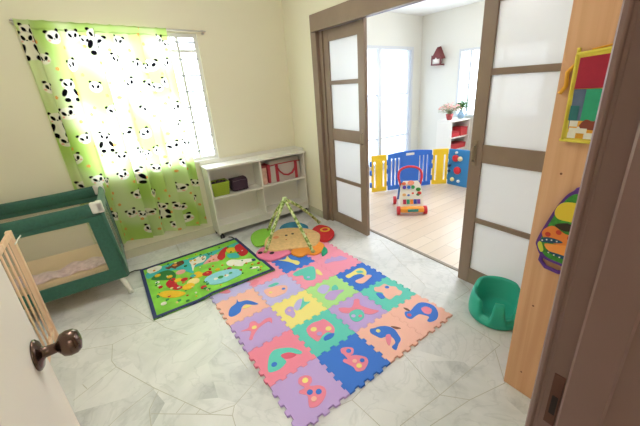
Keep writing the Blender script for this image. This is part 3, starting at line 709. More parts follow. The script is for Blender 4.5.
WH = {(0,0): 'purple foam tile with a pink bird, nearest corner of the mat', (1,0): 'blue foam tile with a pink turtle, on the near edge of the mat',
 (2,0): 'peach foam tile with a blue dolphin, between the turtle and elephant tiles', (3,0): 'peach foam tile with a blue elephant shape at the right corner of the mat',
 (0,1): 'deep pink foam tile with a turquoise dolphin on the left edge', (1,1): 'turquoise foam tile with a spiky pink fish with yellow spots',
 (2,1): 'purple foam tile with a turquoise and pink winged bird', (3,1): 'turquoise foam tile with a pale peach hedgehog on the right edge',
 (0,2): 'purple foam tile with a pink crossed shape and yellow dot, left edge', (1,2): 'pale yellow foam tile with a lilac and turquoise mermaid shape',
 (2,2): 'pale green foam tile with a purple snail-like shape', (3,2): 'blue foam tile with yellow and peach curled shapes on the right edge',
 (0,3): 'peach foam tile with a leaping blue dolphin, on the left edge', (1,3): 'lilac foam tile with a pale peach crab and a blue dot',
 (2,3): 'pink foam tile with a turquoise duck and yellow tail', (3,3): 'pink foam tile with a purple dinosaur on the right edge',
 (0,4): 'lilac foam tile partly covered by the navy-edged play cloth', (1,4): 'pink foam tile partly covered by the corner of the play cloth',
 (2,4): 'blue foam tile with a yellow shape in front of the baby gym', (3,4): 'pink foam tile with a turquoise dot beside the baby gym'}
for (u, v), colr in BASE.items():
    P = []
    P += hedge(u, v); P.append(((u+1)*TS-.0, v*TS)) if False else None
    corners = [(u*TS, v*TS), ((u+1)*TS, v*TS), ((u+1)*TS, (v+1)*TS), (u*TS, (v+1)*TS)]
    P = [corners[0]]+hedge(u, v)+[corners[1]]+vedge(u+1, v)+[corners[2]]+hedge(u, v+1)[::-1]+[corners[3]]+vedge(u, v)[::-1]
    cx, cy = (u+.5)*TS, (v+.5)*TS
    P = [(a-cx, b_-cy) for a, b_ in P]
    c, s = math.cos(MR), math.sin(MR)
    loc = (MO[0]+c*cx-s*cy, MO[1]+s*cx+c*cy, .0005)
    t = thing('foam_tile', WH[(u, v)], 'foam mat tile', loc, MR, 'interlocking foam tiles of the play mat')
    MB().prism(P, 0, .012, inset=.0007).build('tile_base', FM[colr], t, world=False)
    nm, parts = motif[(u, v)]
    for k, (cl, g_) in enumerate(parts):
        if cl == colr: cl = {'peach': 'rose', 'yellow': 'peach'}.get(cl, cl)
        h = .0132+.0005*k if cl != 'brown' else .0124
        if isinstance(g_, tuple): poly = circle_poly(g_[0]/1000, g_[1]/1000, g_[2]/1000)
        else: poly = smooth_poly([(a/1000, b_/1000) for a, b_ in g_], 4)
        part = nm+'_inset' if k == 0 else ('round_inset' if isinstance(g_, tuple) else ('cut_out' if cl == 'brown' else 'shaped_inset'))
        o = MB().prism(poly, .010, h, inset=.0006).build(part, FM[cl], t, world=False)
        o['label'] = {'pinkt': 'pink', 'teal': 'turquoise'}.get(cl, cl)+' foam piece'
        
# ------------------------------------------------------------------ soft printed play cloth
CC = {'aqua': '#3fb9bd', 'dkgreen': '#2f7a3a', 'white': '#f0ece4', 'brown': '#6d3a24', 'orange': '#e58a3c', 'pink': '#efa9a6', 'red': '#c8242f', 'gold': '#f0c22e', 'navy': '#2b3470', 'cream': '#f3dc9a', 'pond': '#8fd3e6', 'green2': '#3d9a5a'}
cl = thing('play_cloth', 'bright green farm picture play mat with navy edging beside the foam tiles', 'play mat', (.46, 2.7, 0))
poly = [(-.012, 2.25), (-.004, 3.085), (.912, 3.115), (.935, 2.235)]
def cz(x, y): return 0.004 if x < .385 or y > 2.43 else .0145
def subd(P, n=16):
    out = []
    for i in range(len(P)):
        a, b_ = P[i], P[(i+1) % len(P)]
        for k in range(n): out.append((a[0]+(b_[0]-a[0])*k/n, a[1]+(b_[1]-a[1])*k/n))
    return out
def drape_z(x, y):
    # lies on the floor, and on top of the foam tiles where it overlaps them
    dx = min(1, max(0, (x-.33)/.06)); dy = min(1, max(0, (2.50-y)/.06))
    return .017*dx*dy
def cloth_mesh(P, z, mi, b, grid=44):
    (a, c_, d_, e) = [Vector((p[0], p[1])) for p in P]; n = grid; V = []; Fc = []
    for zz in (0, z):
        for i in range(n+1):
            for j in range(n+1):
                u, v = i/n, j/n; q = a.lerp(e, u).lerp(c_.lerp(d_, u), v); V.append((q.x, q.y, .001+zz+drape_z(q.x, q.y)))
    m = (n+1)**2
    for i in range(n):
        for j in range(n):
            k = i*(n+1)+j; Fc.append((m+k, m+k+n+1, m+k+n+2, m+k+1)); Fc.append((k, k+1, k+n+2, k+n+1))
    for i in range(n):
        for (k, k2) in ((i, i+1), (n*(n+1)+i, n*(n+1)+i+1), (i*(n+1), (i+1)*(n+1)), (i*(n+1)+n, (i+1)*(n+1)+n)): Fc.append((k, k2, m+k2, m+k))
    b.add(V, Fc, mi)
navy = mat('navy_binding', '#2b3468', .8)
b = MB(); cloth_mesh(poly, .010, 0, b); b.build('base_pad', mat('cloth_green', '#86cf4a', .85, noise=.2, nscale=9), cl)
def offset_quad(P, d):
    c_ = Vector((sum(p[0] for p in P)/4, sum(p[1] for p in P)/4)); out = []
    for p in P:
        v = Vector(p)-c_; out.append((c_.x+v.x-math.copysign(d, v.x), c_.y+v.y-math.copysign(d, v.y)))
    return out
inner = offset_quad(poly, .026)
b = MB()
for i in range(4):
    A, B_, a_, b2 = poly[i], poly[(i+1) % 4], inner[i], inner[(i+1) % 4]; n = 16
    for k in range(n):
        def L2(p, q, t): return (p[0]+(q[0]-p[0])*t, p[1]+(q[1]-p[1])*t)
        q4 = [L2(A, B_, k/n), L2(A, B_, (k+1)/n), L2(a_, b2, (k+1)/n), L2(a_, b2, k/n)]
        b.add([(p[0], p[1], .0155+drape_z(*p)) for p in q4]+[(p[0], p[1], .0008+drape_z(*p)) for p in q4], [(0,1,2,3), (4,7,6,5), (0,4,5,1), (2,6,7,3)])
b.build('edge_binding', navy, cl)
names = {'red': 'red', 'gold': 'yellow', 'aqua': 'turquoise', 'white': 'white', 'pond': 'pale blue'}
keys = list(CC); cm = [mat('cloth_'+k, CC[k], .85, noise=.06, nscale=40) for k in keys]
b = MB()
for k, (cn, g_) in enumerate(CLOTH):
    P = circle_poly(g_[0]/1000, g_[1]/1000, g_[2]/1000, 14) if isinstance(g_, tuple) else smooth_poly([(p[0]/1000, p[1]/1000) for p in g_], 3)
    zz = .0113+.00012*k
    xm = sum(p[0] for p in P)/len(P); ym = sum(p[1] for p in P)/len(P)
    dz = drape_z(xm, ym)
    dz = max([drape_z(*p) for p in P]) if dz > 0 else 0
    b.prism(P, .010+dz, zz+dz+.0006, keys.index(cn))
rc = random.Random(4); c0 = Vector((sum(p[0] for p in poly)/4, sum(p[1] for p in poly)/4))
for k in range(90):
    u, v = rc.uniform(.07, .93), rc.uniform(.07, .93)
    q = Vector(poly[0]).lerp(Vector(poly[3]), u).lerp(Vector(poly[1]).lerp(Vector(poly[2]), u), v)
    r = rc.uniform(.006, .014); cn = rc.choice(['dkgreen', 'gold', 'red', 'white', 'green2', 'green2', 'orange', 'dkgreen', 'cream'])
    dz = max(drape_z(q.x+a*r, q.y+b_*r) for a in (-1, 1) for b_ in (-1, 1))
    P = circle_poly(q.x, q.y, r, 9, r*rc.uniform(.4, 1)) 
    b.prism(P, .010+dz, .0168+dz+.00002*k, keys.index(cn))
b.build('applique_picture', cm, cl)
for p, q in (((poly[1][0]+.02, poly[1][1]-.005), (poly[1][0]-.09, poly[1][1]+.02)), ((poly[2][0]-.02, poly[2][1]-.01), (poly[2][0]-.05, poly[2][1]+.09))):
    MB().tube([(p[0], p[1], .012), ((p[0]+q[0])/2, (p[1]+q[1])/2, .02), (q[0], q[1], .008)], .009, seg=8, flat=.4).build('strap', mat('dark_strap', '#2c3236', .8), cl)
# soft stuffed pieces sewn onto it
for (x, y, z, r, c_) in ((.285, 2.70, .026, (.045, .04, .02), 'gold'), (.35, 2.745, .026, (.045, .04, .02), 'cream'), (.165, 2.82, .026, (.05, .045, .02), 'red')):
    pass

# ------------------------------------------------------------------ baby gym
gy = thing('baby_gym', 'padded baby gym with flower-shaped mat and crossed green arches', 'baby gym', (1.34, 2.66, 0))
GC = {'green': '#8fcf4a', 'blue': '#3a8fb5', 'red': '#cf2b30', 'orange': '#f29a3e', 'pink': '#ea7fa6', 'teal': '#2fb38a', 'tan': '#eac48c', 'gold': '#e8b63c', 'dark': '#3b2326', 'rose': '#e89a6a', 'cheek': '#c65a48'}
PN = {'green': 'green_petal', 'blue': 'blue_petal', 'red': 'red_petal', 'orange': 'orange_petal', 'pink': 'pink_petal', 'teal': 'teal_petal', 'tan': 'centre_pad'}
face = None
for k, (cn, g_) in enumerate(GYM):
    m = mat('gym_'+cn, GC[cn], .85, noise=.10 if cn == 'tan' else .04, nscale=35, bump=.15, bscale=80)
    if not isinstance(g_, tuple):
        P = smooth_poly([(p[0]/1000, p[1]/1000) for p in g_], 4)
        z0, z1 = (.014, .032) if cn != 'tan' else (.018, .042)
        b = MB().prism(P, z0, z1, inset=.011)
        o = b.build(PN[cn], m, gy); o['label'] = ('tan' if cn == 'tan' else cn)+' padded cloth'
        if cn == 'tan': face = o
        if cn == 'red': redp = o
        if cn == 'pink': pinkp = o
    else:
        x, y, r = (q/1000 for q in g_)
        par = face; zt = .0425
        if cn == 'gold' or (cn == 'red'): par = redp; zt = .033 if cn == 'gold' else .0345
        if cn == 'dark' and k >= 11: par = pinkp; zt = .033
        o = MB().prism(circle_poly(x, y, r, 14), zt-.003, zt+.0015).build({'gold': 'flower_ring', 'red': 'flower_centre', 'dark': 'eye', 'rose': 'cheek', 'cheek': 'mouth'}[cn], m, par)
feet = [(1.0, 2.565), (1.775, 2.79), (1.345, 2.255), (1.25, 3.02)]
ap = Vector((1.305, 2.645, .475))
def banded():
    m, nt, out, N, L = node_mat('gym_arch')
    b_ = N('ShaderNodeBsdfPrincipled', i_Roughness=.8); tc = N('ShaderNodeTexCoord')
    wv = N('ShaderNodeTexNoise', i_Scale=42., i_Detail=1.); L(tc.outputs['Object'], wv.inputs['Vector'])
    r = N('ShaderNodeValToRGB'); L(wv.outputs['Fac'], r.inputs['Fac']); e = r.color_ramp.elements
    e[0].position = .40; e[0].color = lin('#7f9a4c'); e[1].position = .50; e[1].color = lin('#bfd982'); e.new(.62).color = lin('#e6e8bd')
    L(r.outputs['Color'], b_.inputs['Base Color']); L(b_.outputs[0], out.inputs['Surface']); return m
am = banded()
for i, j in ((0, 1), (2, 3)):
    P = []
    for a, sgn in ((feet[i], 0), (feet[j], 1)):
        A = Vector((a[0], a[1], .03)); seg = []
        for k in range(9):
            t = k/8; q = A.lerp(ap, t); q.z += .035*math.sin(PI*t)*(1 if sgn else .3); seg.append(q)
        P += seg if not sgn else seg[::-1][1:]
    MB().tube(P, .0155, seg=10).build('arch', am, gy)
    for a in (feet[i], feet[j]):
        MB().ball((a[0], a[1], .04), (.02, .02, .014)).build('arch_foot', mat('arch_foot', '#b6ad6c', .7), gy)
MB().box(ap.x-.022, ap.x+.022, ap.y-.022, ap.y+.022, ap.z-.018, ap.z+.02, bev=.012).build('arch_clip', mat('clip_green', '#cfe0a8', .6), gy)

# ------------------------------------------------------------------ floor seat
def floor_seat():
    cx, cy = 1.832, .772; H0 = .215
    t = thing('floor_seat', 'turquoise moulded foam baby floor seat beside the pine cupboard', 'baby seat', (cx, cy, 0))
    seg = 144; front = math.radians(-150)
    V = []; Fc = []; rings = 11
    def sm(a, b_, x): x = min(1, max(0, (x-a)/(b_-a))); return x*x*(3-2*x)
    for k in range(seg):
        a = 2*PI*k/seg; d = abs((a-front+PI) % (2*PI)-PI)   # 0 at front
        dd = math.degrees(d)
        # rim height: centre post, leg openings, arms, back
        h = .178*(1-sm(10, 17, dd)) + .066*sm(10, 17, dd)*(1-sm(36, 48, dd)) + .158*sm(36, 48, dd)*(1-sm(105, 135, dd)) + .200*sm(105, 135, dd)
        wid = .040*(1-sm(12, 24, dd)) + .030*sm(12, 24, dd)
        ro = .166+.004*math.cos(d); rt = ro-.010+.008*sm(100, 150, dd)
        ri = rt-wid; rf = ri-.012
        zs = .045
        prof = [(ro-.012, 0), (ro, .012), (ro+.003, .05), (ro, min(.09, h*.7)), (rt+.002, h-.014), (rt-.006, h-.003), (rt-wid*.5, h), (ri+.005, h-.004), (ri-.001, h-.016), (rf, zs+.012), (rf*.85, zs)]
        for r, z in prof: V.append((cx+r*math.cos(a), cy+r*math.sin(a), z))
    n = len(prof)
    for k in range(seg):
        for i in range(n-1):
            a = k*n+i; b_ = ((k+1) % seg)*n+i; Fc.append((a, b_, b_+1, a+1))
    b = MB().add(V, Fc, 0, True)
    b.f.append([k*n+n-1 for k in range(seg)]); b.m.append(0); b.sm.append(True)
    b.f.append([k*n for k in range(seg)][::-1]); b.m.append(0); b.sm.append(False)
    b.build('seat_shell', mat('seat_teal', '#30b39c', .45, spec=.4), t)
floor_seat()

# ------------------------------------------------------------------ pine cupboard and the toys hung on it
cp = thing('pine_cupboard', 'tall honey-coloured pine cupboard beside the right sliding door', 'cupboard', (1.63, .3, 0))
px0, py1 = 1.372, .486
MB().box(px0, px0+.02, .128, py1, 0, 2.15, bev=.002).build('side_panel', pine, cp)
MB().box(1.86, 1.88, .128, py1, 0, 2.15, bev=.002).build('side_panel', pine, cp)
MB().box(px0+.02, 1.86, py1-.02, py1-.001, .06, 2.12).build('door_panel', pine, cp)
MB().box(px0+.02, 1.86, .128, .14, .0, 2.12).build('back_panel', pine, cp)
MB().box(px0+.02, 1.86, .14, py1-.002, 2.12, 2.15).build('top', pine, cp)
MB().box(px0+.02, 1.86, .14, py1-.02, 0, .06).build('plinth', pine, cp)
for z, y in ((1.13, .42), (.516, .423), (.125, .416), (.9, .25), (1.75, .39)):
    K = Matrix.Translation((px0-.0004, y, z)) @ Matrix.Rotation(PI/2, 4, 'Y')
    MB().lathe([(.0045, 0), (.0045, .001)], M=K, seg=10).build('knot', mat('knot', '#70452a', .6), cp)

# coordinates on the panel face: (y, z) pairs -> polygons standing off the face towards -x
def face_poly(b, pts, d0, d1, mi=0, sm_=0):
    P = smooth_poly(pts, sm_) if sm_ else pts
    # local x=y, local y=z, extruded along -x
    M = Matrix(((0, 0, -1, px0), (1, 0, 0, 0), (0, 1, 0, 0), (0, 0, 0, 1)))
    b.prism(P, d0, d1, mi, M=M)
BKC = {'yellow': '#d9c64a', 'red': '#a31f38', 'green': '#2f9f78', 'slate': '#5a6a86', 'teal': '#2c6c70', 'white': '#e6e2d4', 'orange': '#e2a436', 'brown': '#7d3a2c'}
bkm = {k: mat('book_'+k, v, .8, noise=.05, nscale=50) for k, v in BKC.items()}
bt = thing('cloth_activity_book', 'yellow-edged cloth activity book hanging on the pine panel', 'activity book', (px0, .33, 1.25))
Y0, Y1, Zb, Zt = .205, .437, 1.262, 1.545
b = MB(); face_poly(b, [(Y1-.003, Zb+.004), (Y0, Zb), (Y0-.0, Zt+.02), (Y1, Zt)], 0, .02); b.build('page_block', bkm['yellow'], bt)
b = MB(); face_poly(b, [(Y1-.011, 1.435), (Y0+.01, 1.44), (Y0+.01, Zt+.005), (Y1-.011, Zt-.012)], .019, .0225); o = b.build('red_panel', bkm['red'], bt); o['label'] = 'dark red cloth roof panel'
b = MB(); face_poly(b, [(Y1-.016, 1.30), (.39, 1.30), (.39, 1.434), (Y1-.011, 1.434)], .019, .022, 0)
face_poly(b, [(Y1-.011, 1.33), (.40, 1.33), (.40, 1.38), (Y1-.011, 1.38)], .0215, .023, 1); b.build('slate_panel', [bkm['slate'], bkm['teal']], bt)
b = MB(); face_poly(b, [(.39, 1.30), (Y0+.01, 1.295), (Y0+.01, 1.438), (.39, 1.434)], .019, .022); b.build('green_panel', bkm['green'], bt)
b = MB(); face_poly(b, [(.385, 1.305), (.375, 1.335), (.35, 1.33), (.34, 1.36), (.31, 1.375), (.29, 1.355), (.29, 1.305)], .0215, .024, 0, 3); b.build('bear_patch', bkm['brown'], bt)
b = MB()
for i in range(7):
    for j in range(3):
        y = Y1-.018-i*.024; z = 1.27+j*.02
        face_poly(b, [(y-.024, z), (y, z), (y, z+.02), (y-.024, z+.02)], .02, .0228, (i+j) % 2)
b.build('checked_patch', [bkm['white'], bkm['orange']], bt)
b = MB(); face_poly(b, [(Y1-.02, 1.288), (.365, 1.288), (.365, 1.305), (Y1-.02, 1.305)], .0225, .0245); b.build('white_tag', bkm['white'], bt)
for pts in ([(Y1-.004, Zb), (Y1-.002, (Zb+Zt)/2), (Y1, Zt)], [(Y1, Zt), ((Y0+Y1)/2, Zt+.012), (Y0, Zt+.02)], [(Y1+.004, Zb-.002), (.32, Zb-.004), (Y0, Zb-.004)]):
    MB().tube([(px0-.018, y, z) for y, z in pts], .0055, seg=8).build('edge_piping', bkm['yellow'], bt)
MB().tube([(px0-.014, Y1+.0, 1.515), (px0-.012, Y1+.022, 1.49), (px0-.01, Y1+.020, 1.445), (px0-.012, Y1+.034, 1.42)], .007, seg=8, flat=1.).build('ribbon', bkm['orange'], bt)
MB().tube([(px0-.014, .40, 1.556), (px0-.01, .35, 1.565), (px0-.008, .30, 1.60), (px0-.006, .26, 1.66)], .006, seg=8, flat=.5).build('ribbon', bkm['orange'], bt)
MB().tube([(px0-.012, Y1, Zt-.01), (px0-.014, Y1, Zt+.02)], .006, seg=8).build('hanging_tab', bkm['yellow'], bt)

pt = thing('fabric_toy_bag', 'purple-edged green patterned cloth toy hanging low on the pine panel', 'cloth toy', (px0, .36, .76))
outl = [(.452, .845), (.448, .815), (.42, .775), (.36, .765), (.24, .76), (.215, .80), (.235, .95), (.27, 1.07), (.32, 1.085), (.368, 1.075), (.40, 1.02), (.43, .93)]
b = MB(); face_poly(b, outl, 0, .02, 0, 4); b.build('purple_edge', mat('toy_purple', '#5b2f86', .8), pt)
inn = [(.335+(y-.335)*.88, .925+(z-.925)*.92) for y, z in outl]
b = MB(); face_poly(b, inn, .018, .0225, 0, 4); b.build('green_face', mat('toy_green', '#3c8a35', .85, noise=.35, nscale=60), pt)
for pts, c_, h, nm in (([(.408, .985), (.395, 1.02), (.36, 1.035), (.31, 1.03), (.28, 1.0), (.31, .965), (.36, .958), (.395, .96)], '#e0c43c', .0245, 'yellow_patch'),
    ([(.40, .93), (.36, .95), (.33, .935), (.36, .915)], '#35281f', .024, 'dark_patch'),
    ([(.437, .885), (.425, .91), (.40, .925), (.36, .905), (.31, .90), (.31, .86), (.36, .85), (.42, .86)], '#e2813a', .0250, 'orange_patch'),
    ([(.436, .845), (.425, .868), (.39, .874), (.36, .868), (.39, .855)], '#1f4f68', .0262, 'blue_patch'),
    ([(.42, .84), (.38, .85), (.33, .86), (.30, .83), (.35, .81), (.40, .815)], '#ef9a4a', .0256, 'striped_patch'),
    ([(.41, .812), (.36, .80), (.30, .795), (.30, .81), (.36, .815)], '#1f4f68', .0262, 'blue_patch'),
    ([(.445, .83), (.43, .80), (.42, .81), (.435, .845)], '#c9d24c', .0245, 'leaf_patch')):
    b = MB(); face_poly(b, pts, .02, h, 0, 3); b.build(nm, mat('toy_'+c_, c_, .85), pt)
for y, z in ((.415, .885), (.38, .905), (.34, .893)):
    b = MB(); face_poly(b, circle_poly(y, z, .010, 10), .024, .0268); b.build('red_dot', mat('toy_red', '#c23a2e', .8), pt)
for y, z in ((.43, .853), (.415, .861), (.398, .865), (.38, .866), (.40, .808), (.38, .805), (.36, .803)):
    b = MB(); face_poly(b, circle_poly(y, z, .003, 8), .026, .0275); b.build('white_dot', white, pt)
MB().tube([(px0-.01, y, z) for y, z in ((.425, .785), (.428, .755), (.405, .732), (.36, .728), (.325, .74), (.315, .77))], .009, seg=8, flat=.7).build('handle', MATS['toy_purple'], pt)
MB().tube([(px0-.01, y, z) for y, z in ((.365, 1.065), (.355, 1.085), (.33, 1.10), (.28, 1.10), (.265, 1.075))], .009, seg=8, flat=.7).build('handle', MATS['toy_purple'], pt)

# ------------------------------------------------------------------ next room: play yard fence
pyel = mat('fence_yellow', '#f6d02c', .4); pblu = mat('fence_blue', '#3474dc', .4); pact = mat('fence_azure', '#2f86c8', .4)
fence = thing('play_fence', 'blue and yellow plastic play fence panels in the next room', 'play fence', (3.5, 2.85, 0))
def panel(name, A, B_, m, H=.545, slots=None, arch=.02, fb=.0):
    A, B_ = Vector((*A, 0)), Vector((*B_, 0)); d = (B_-A); L = d.length; d.normalize(); n = Vector((-d.y, d.x, 0))
    M = Matrix(((d.x, n.x, 0, A.x), (d.y, n.y, 0, A.y), (0, 0, 1, 0), (0, 0, 0, 1)))
    b = MB(); g = .012; x0, x1 = g, L-g; tk = .016
    zb, zt = .075, H-.085
    # bottom and top bands; the top band is arched
    b.box(x0, x1, -tk, tk, .012, zb, M=M, bev=.006)
    N = 14; top = [(x0+(x1-x0)*i/N, H-arch+arch*math.sin(PI*i/N)) for i in range(N+1)]
    P = [(x0, zt), (x1, zt)]+top[::-1]
    MP = M @ Matrix(((1, 0, 0, 0), (0, 0, -1, 0), (0, 1, 0, 0), (0, 0, 0, 1)))
    b.prism(P, -tk, tk, M=MP)
    # uprights between the slots
    xs = [x0]; 
    for (a, c_) in (slots or []): xs += [a*L, c_*L]
    xs.append(x1)
    for i in range(0, len(xs), 2): b.box(xs[i], xs[i+1], -tk+.001, tk-.001, zb-.002, zt+.002, M=M)
    o = b.build(name, m, fence)
    return o, M, L
Pt = [(2.60, 3.30), (2.965, 3.195), (3.195, 3.10), (3.86, 2.835), (4.06, 2.69), (4.075, 1.98)]
s3 = [(.075, .115), (.155, .195), (.235, .275), (.70, .74), (.785, .825), (.87, .91)]
panel('yellow_panel', Pt[1], Pt[2], pyel, slots=[(.16, .3), (.7, .84)], arch=.0)
ob, M, L = panel('blue_panel', Pt[2], Pt[3], pblu, H=.565, slots=s3, arch=.028)
MB().box(L*.40, L*.58, -.0185, -.015, .50, .535, M=M, bev=.004).build('white_badge', white, ob)
panel('yellow_panel', Pt[3], Pt[4], pyel, slots=[(.17, .30), (.70, .83)], arch=.0)
oa, M, L = panel('activity_panel', Pt[4], Pt[5], pact, H=.55, slots=[], arch=.01)
# hinge tabs
for i in (1, 2, 3, 4):
    p = Vector((*Pt[i], 0)); b = MB()
    for z in (.12, .30, .43): b.tube([(p.x, p.y, z-.035), (p.x, p.y, z+.035)], .019, seg=12)
    b.build('hinge', pblu if i in (1, 2, 3) else pact, fence)
def knob(x, z, r, c_, nm, h=.03):
    K = M @ Matrix.Translation((x, -.0155, z)) @ Matrix.Rotation(PI/2, 4, 'X')
    o = MB().lathe([(r, 0), (r, h*.6), (r*.7, h), (.001, h)], M=K, seg=18).build(nm, mat('toy_'+nm, c_, .4), oa)
knob(.13, .42, .05, '#d2303c', 'red_dial'); knob(.17, .245, .055, '#d8323e', 'red_wheel'); knob(.20, .42, .035, '#e9d9b8', 'cream_dial'); knob(.10, .10, .03, '#e6d89a', 'cream_wheel')
knob(.04, .30, .022, '#123f73', 'blue_peg'); knob(.04, .22, .022, '#123f73', 'blue_peg'); knob(.14, .505, .018, '#eeeeee', 'white_peg'); knob(.45, .36, .06, '#f0c030', 'yellow_wheel'); knob(.20, .09, .022, '#eef2f5', 'white_slider')

# ------------------------------------------------------------------ baby walker toy
wk = thing('push_walker', 'white and orange push-along baby walker with red handle in the next room', 'baby walker', (2.84, 2.36, 0), math.radians(-40))
wk.scale = (1.12, 1.12, 1.12)
# local: +x to its left as seen, +y away from the camera
def L3(b, nm, m, par=None): return b.build(nm, m, par or wk, world=False)
orng = mat('walker_orange', '#f3a23a', .4); wred = mat('walker_red', '#d8303f', .35); wwh = mat('walker_white', '#efece2', .4); wblue = mat('walker_blue', '#2c68b8', .4)
L3(MB().box(-.125, .125, -.14, -.04, .03, .085, bev=.02), 'front_base', orng)
for s in (-1, 1):
    L3(MB().box(s*.105-.012, s*.105+.012, -.06, .24, .035, .065, bev=.008), 'side_arm', wwh)
    for y in (-.09, .235):
        K = Matrix.Translation((s*.14, y, .045)) @ Matrix.Rotation(PI/2, 4, 'Y')
        L3(MB().lathe([(.012, -.018), (.045, -.016), (.045, .016), (.012, .018)], M=K, seg=20), 'wheel', wred)
    L3(MB().tube([(s*.105, .225, .05), (s*.105, .14, .20), (s*.10, .055, .32)], .012, seg=8), 'rear_leg', wblue)
# leaning activity board
TL = Matrix.Translation((0, -.075, .07)) @ Matrix.Rotation(math.radians(-24), 4, 'X')
P = [(-.115, 0), (.115, 0), (.12, .1), (.105, .24), (.075, .285), (-.075, .285), (-.105, .24), (-.12, .1)]
MPz = TL @ Matrix(((1, 0, 0, 0), (0, 0, -1, 0), (0, 1, 0, 0), (0, 0, 0, 1)))
bd = L3(MB().prism(P, -.03, .012, M=MPz), 'activity_board', wwh)
cols = ['#c23058', '#3aa37c', '#ef8a3a', '#3458b8', '#8a4aa8']
for i in range(5):
    x = -.09+i*.037
    L3(MB().prism([(x, .035), (x+.033, .035), (x+.033, .085), (x, .085)], .01, .02, M=MPz), 'piano_key', mat('key_%d' % i, cols[i], .4), bd)
for i, (x, c_) in enumerate(((-.07, '#5a3aa0'), (-.025, '#2f6fc0'), (.02, '#3aa860'))):
    L3(MB().prism(circle_poly(x, .215, .019, 14), .01, .024, M=MPz), 'round_button', mat('btn_%d' % i, c_, .4), bd)
for i, (x, y, rx, c_) in enumerate(((.075, .19, .026, '#3c8a3a'), (.085, .15, .022, '#c8372e'), (.07, .135, .018, '#2f7a4a'), (-.075, .135, .02, '#e8b878'), (-.03, .13, .014, '#4a78c8'), (.015, .15, .013, '#d85040'), (.0, .262, .035, '#ef9a80'), (-.075, .255, .022, '#f07a50'))):
    L3(MB().prism(circle_poly(x, y, rx, 14, rx*.75), .01, .022, M=MPz), 'picture_button', mat('pic_%d' % i, c_, .4), bd)
L3(MB().box(-.05, .06, -.148, -.138, .045, .075, bev=.004), 'base_badge', mat('walker_teal', '#2c8f8a', .4))
hp = []
for k in range(17):
    a = PI*k/16; hp.append((-.125*math.cos(a)*(1 if True else 1), .075+.02*math.sin(a), .36+.115*math.sin(a)**.6))
hp = [(-.10, .045, .27)]+hp+[(.10, .045, .27)]
L3(MB().tube(hp, .013, seg=10), 'handle', wred)

# ------------------------------------------------------------------ next room: shelf by the window, plants, boxes, lamp
fs_ = thing('side_shelf', 'white open shelf standing under the far window of the next room', 'shelf', (4.70, 3.07, 0))
x0, x1, y0, y1 = 4.44, 4.955, 2.93, 3.20
MB().box(x0, x0+.018, y0, y1, 0, .86).build('side_panel', board, fs_); MB().box(x1-.018, x1, y0, y1, 0, .86).build('side_panel', board, fs_)
MB().box(x0, x1, y0, y1, .86, .88).build('top', board, fs_); MB().box(x0+.018, x1-.018, y1-.008, y1, 0.02, .86).build('back_panel', board, fs_)
for z in (.10, .40, .60): MB().box(x0+.018, x1-.018, y0+.003, y1-.008, z, z+.016).build('shelf_board', board, fs_)
rbx = mat('red_box', '#c4343a', .5)
for (a, c_, z0, z1, lb) in ((4.50, 4.70, .617, .70, 'red box on the left half of the middle shelf in the next room'), (4.74, 4.92, .617, .75, 'taller red box on the right of the middle shelf in the next room'), (4.50, 4.90, .417, .50, 'wide red box on the lower shelf in the next room')):
    t = thing('red_box', lb, 'box', ((a+c_)/2, 3.04, z0), group='red boxes on the far white shelf')
    MB().box(a, c_, 2.95, 3.14, z0, z1-.02, bev=.004).build('body', rbx, t); MB().box(a-.003, c_+.003, 2.947, 3.143, z1-.02, z1, bev=.004).build('lid', mat('red_lid', '#a8262e', .5), t)
def plant(name, label, x, y, z, potm, potp, leafm, flm, R, H, n, seed, big=1.):
    rnd = random.Random(seed)
    t = thing(name, label, 'potted plant', (x, y, z))
    MB().lathe(potp, x, y, seg=20).build('pot', potm, t); b0 = z+potp[-1][1]-z
    zt = potp[-1][1]
    b = MB()
    for i in range(n):
        a = rnd.uniform(0, 2*PI); r = R*math.sqrt(rnd.random()); zz = zt+H*(.25+.75*rnd.random())*(1-.4*(r/R))
        b.tube([(x, y, zt-.005), (x+r*.4*math.cos(a), y+r*.4*math.sin(a), zt+(zz-zt)*.6), (x+r*math.cos(a), y+r*math.sin(a), zz)], .0018, seg=5)
        for q in range(3):
            an = rnd.uniform(0, 2*PI); l = rnd.uniform(.025, .04)*big; cx_, cy_, cz_ = x+r*math.cos(a), y+r*math.sin(a), zz-.01*q
            dx, dy = math.cos(an)*l, math.sin(an)*l; dz = rnd.uniform(-.3, .6)*l; nx, ny = -math.sin(an)*l*.35, math.cos(an)*l*.35
            b.add([(cx_, cy_, cz_), (cx_+dx*.5+nx, cy_+dy*.5+ny, cz_+dz*.5+.004), (cx_+dx, cy_+dy, cz_+dz), (cx_+dx*.5-nx, cy_+dy*.5-ny, cz_+dz*.5+.004)], [(0,1,2,3)])
    b.build('foliage', leafm, t, merge=False)
    if flm:
        b = MB()
        for i in range(n):
            a = rnd.uniform(0, 2*PI); r = R*math.sqrt(rnd.random()); zz = zt+H*(.5+.5*rnd.random())*(1-.4*(r/R))
            for q in range(5): b.ball((x+r*math.cos(a)+.009*math.cos(q*1.257), y+r*math.sin(a)+.009*math.sin(q*1.257), zz+rnd.uniform(-.004, .004)), (.008, .008, .005), seg=6, rings=4)
        b.build('blossom', flm, t)
plant('flower_pot', 'red pot of pale pink flowers on the far white shelf', 4.57, 3.07, .88, mat('pot_red', '#b4484a', .4), [(.035, .881), (.05, .93), (.058, .975)], mat('leaf_dull', '#8a9468', .7), mat('petal_pink', '#f0b3ae', .7), .17, .19, 55, 3)
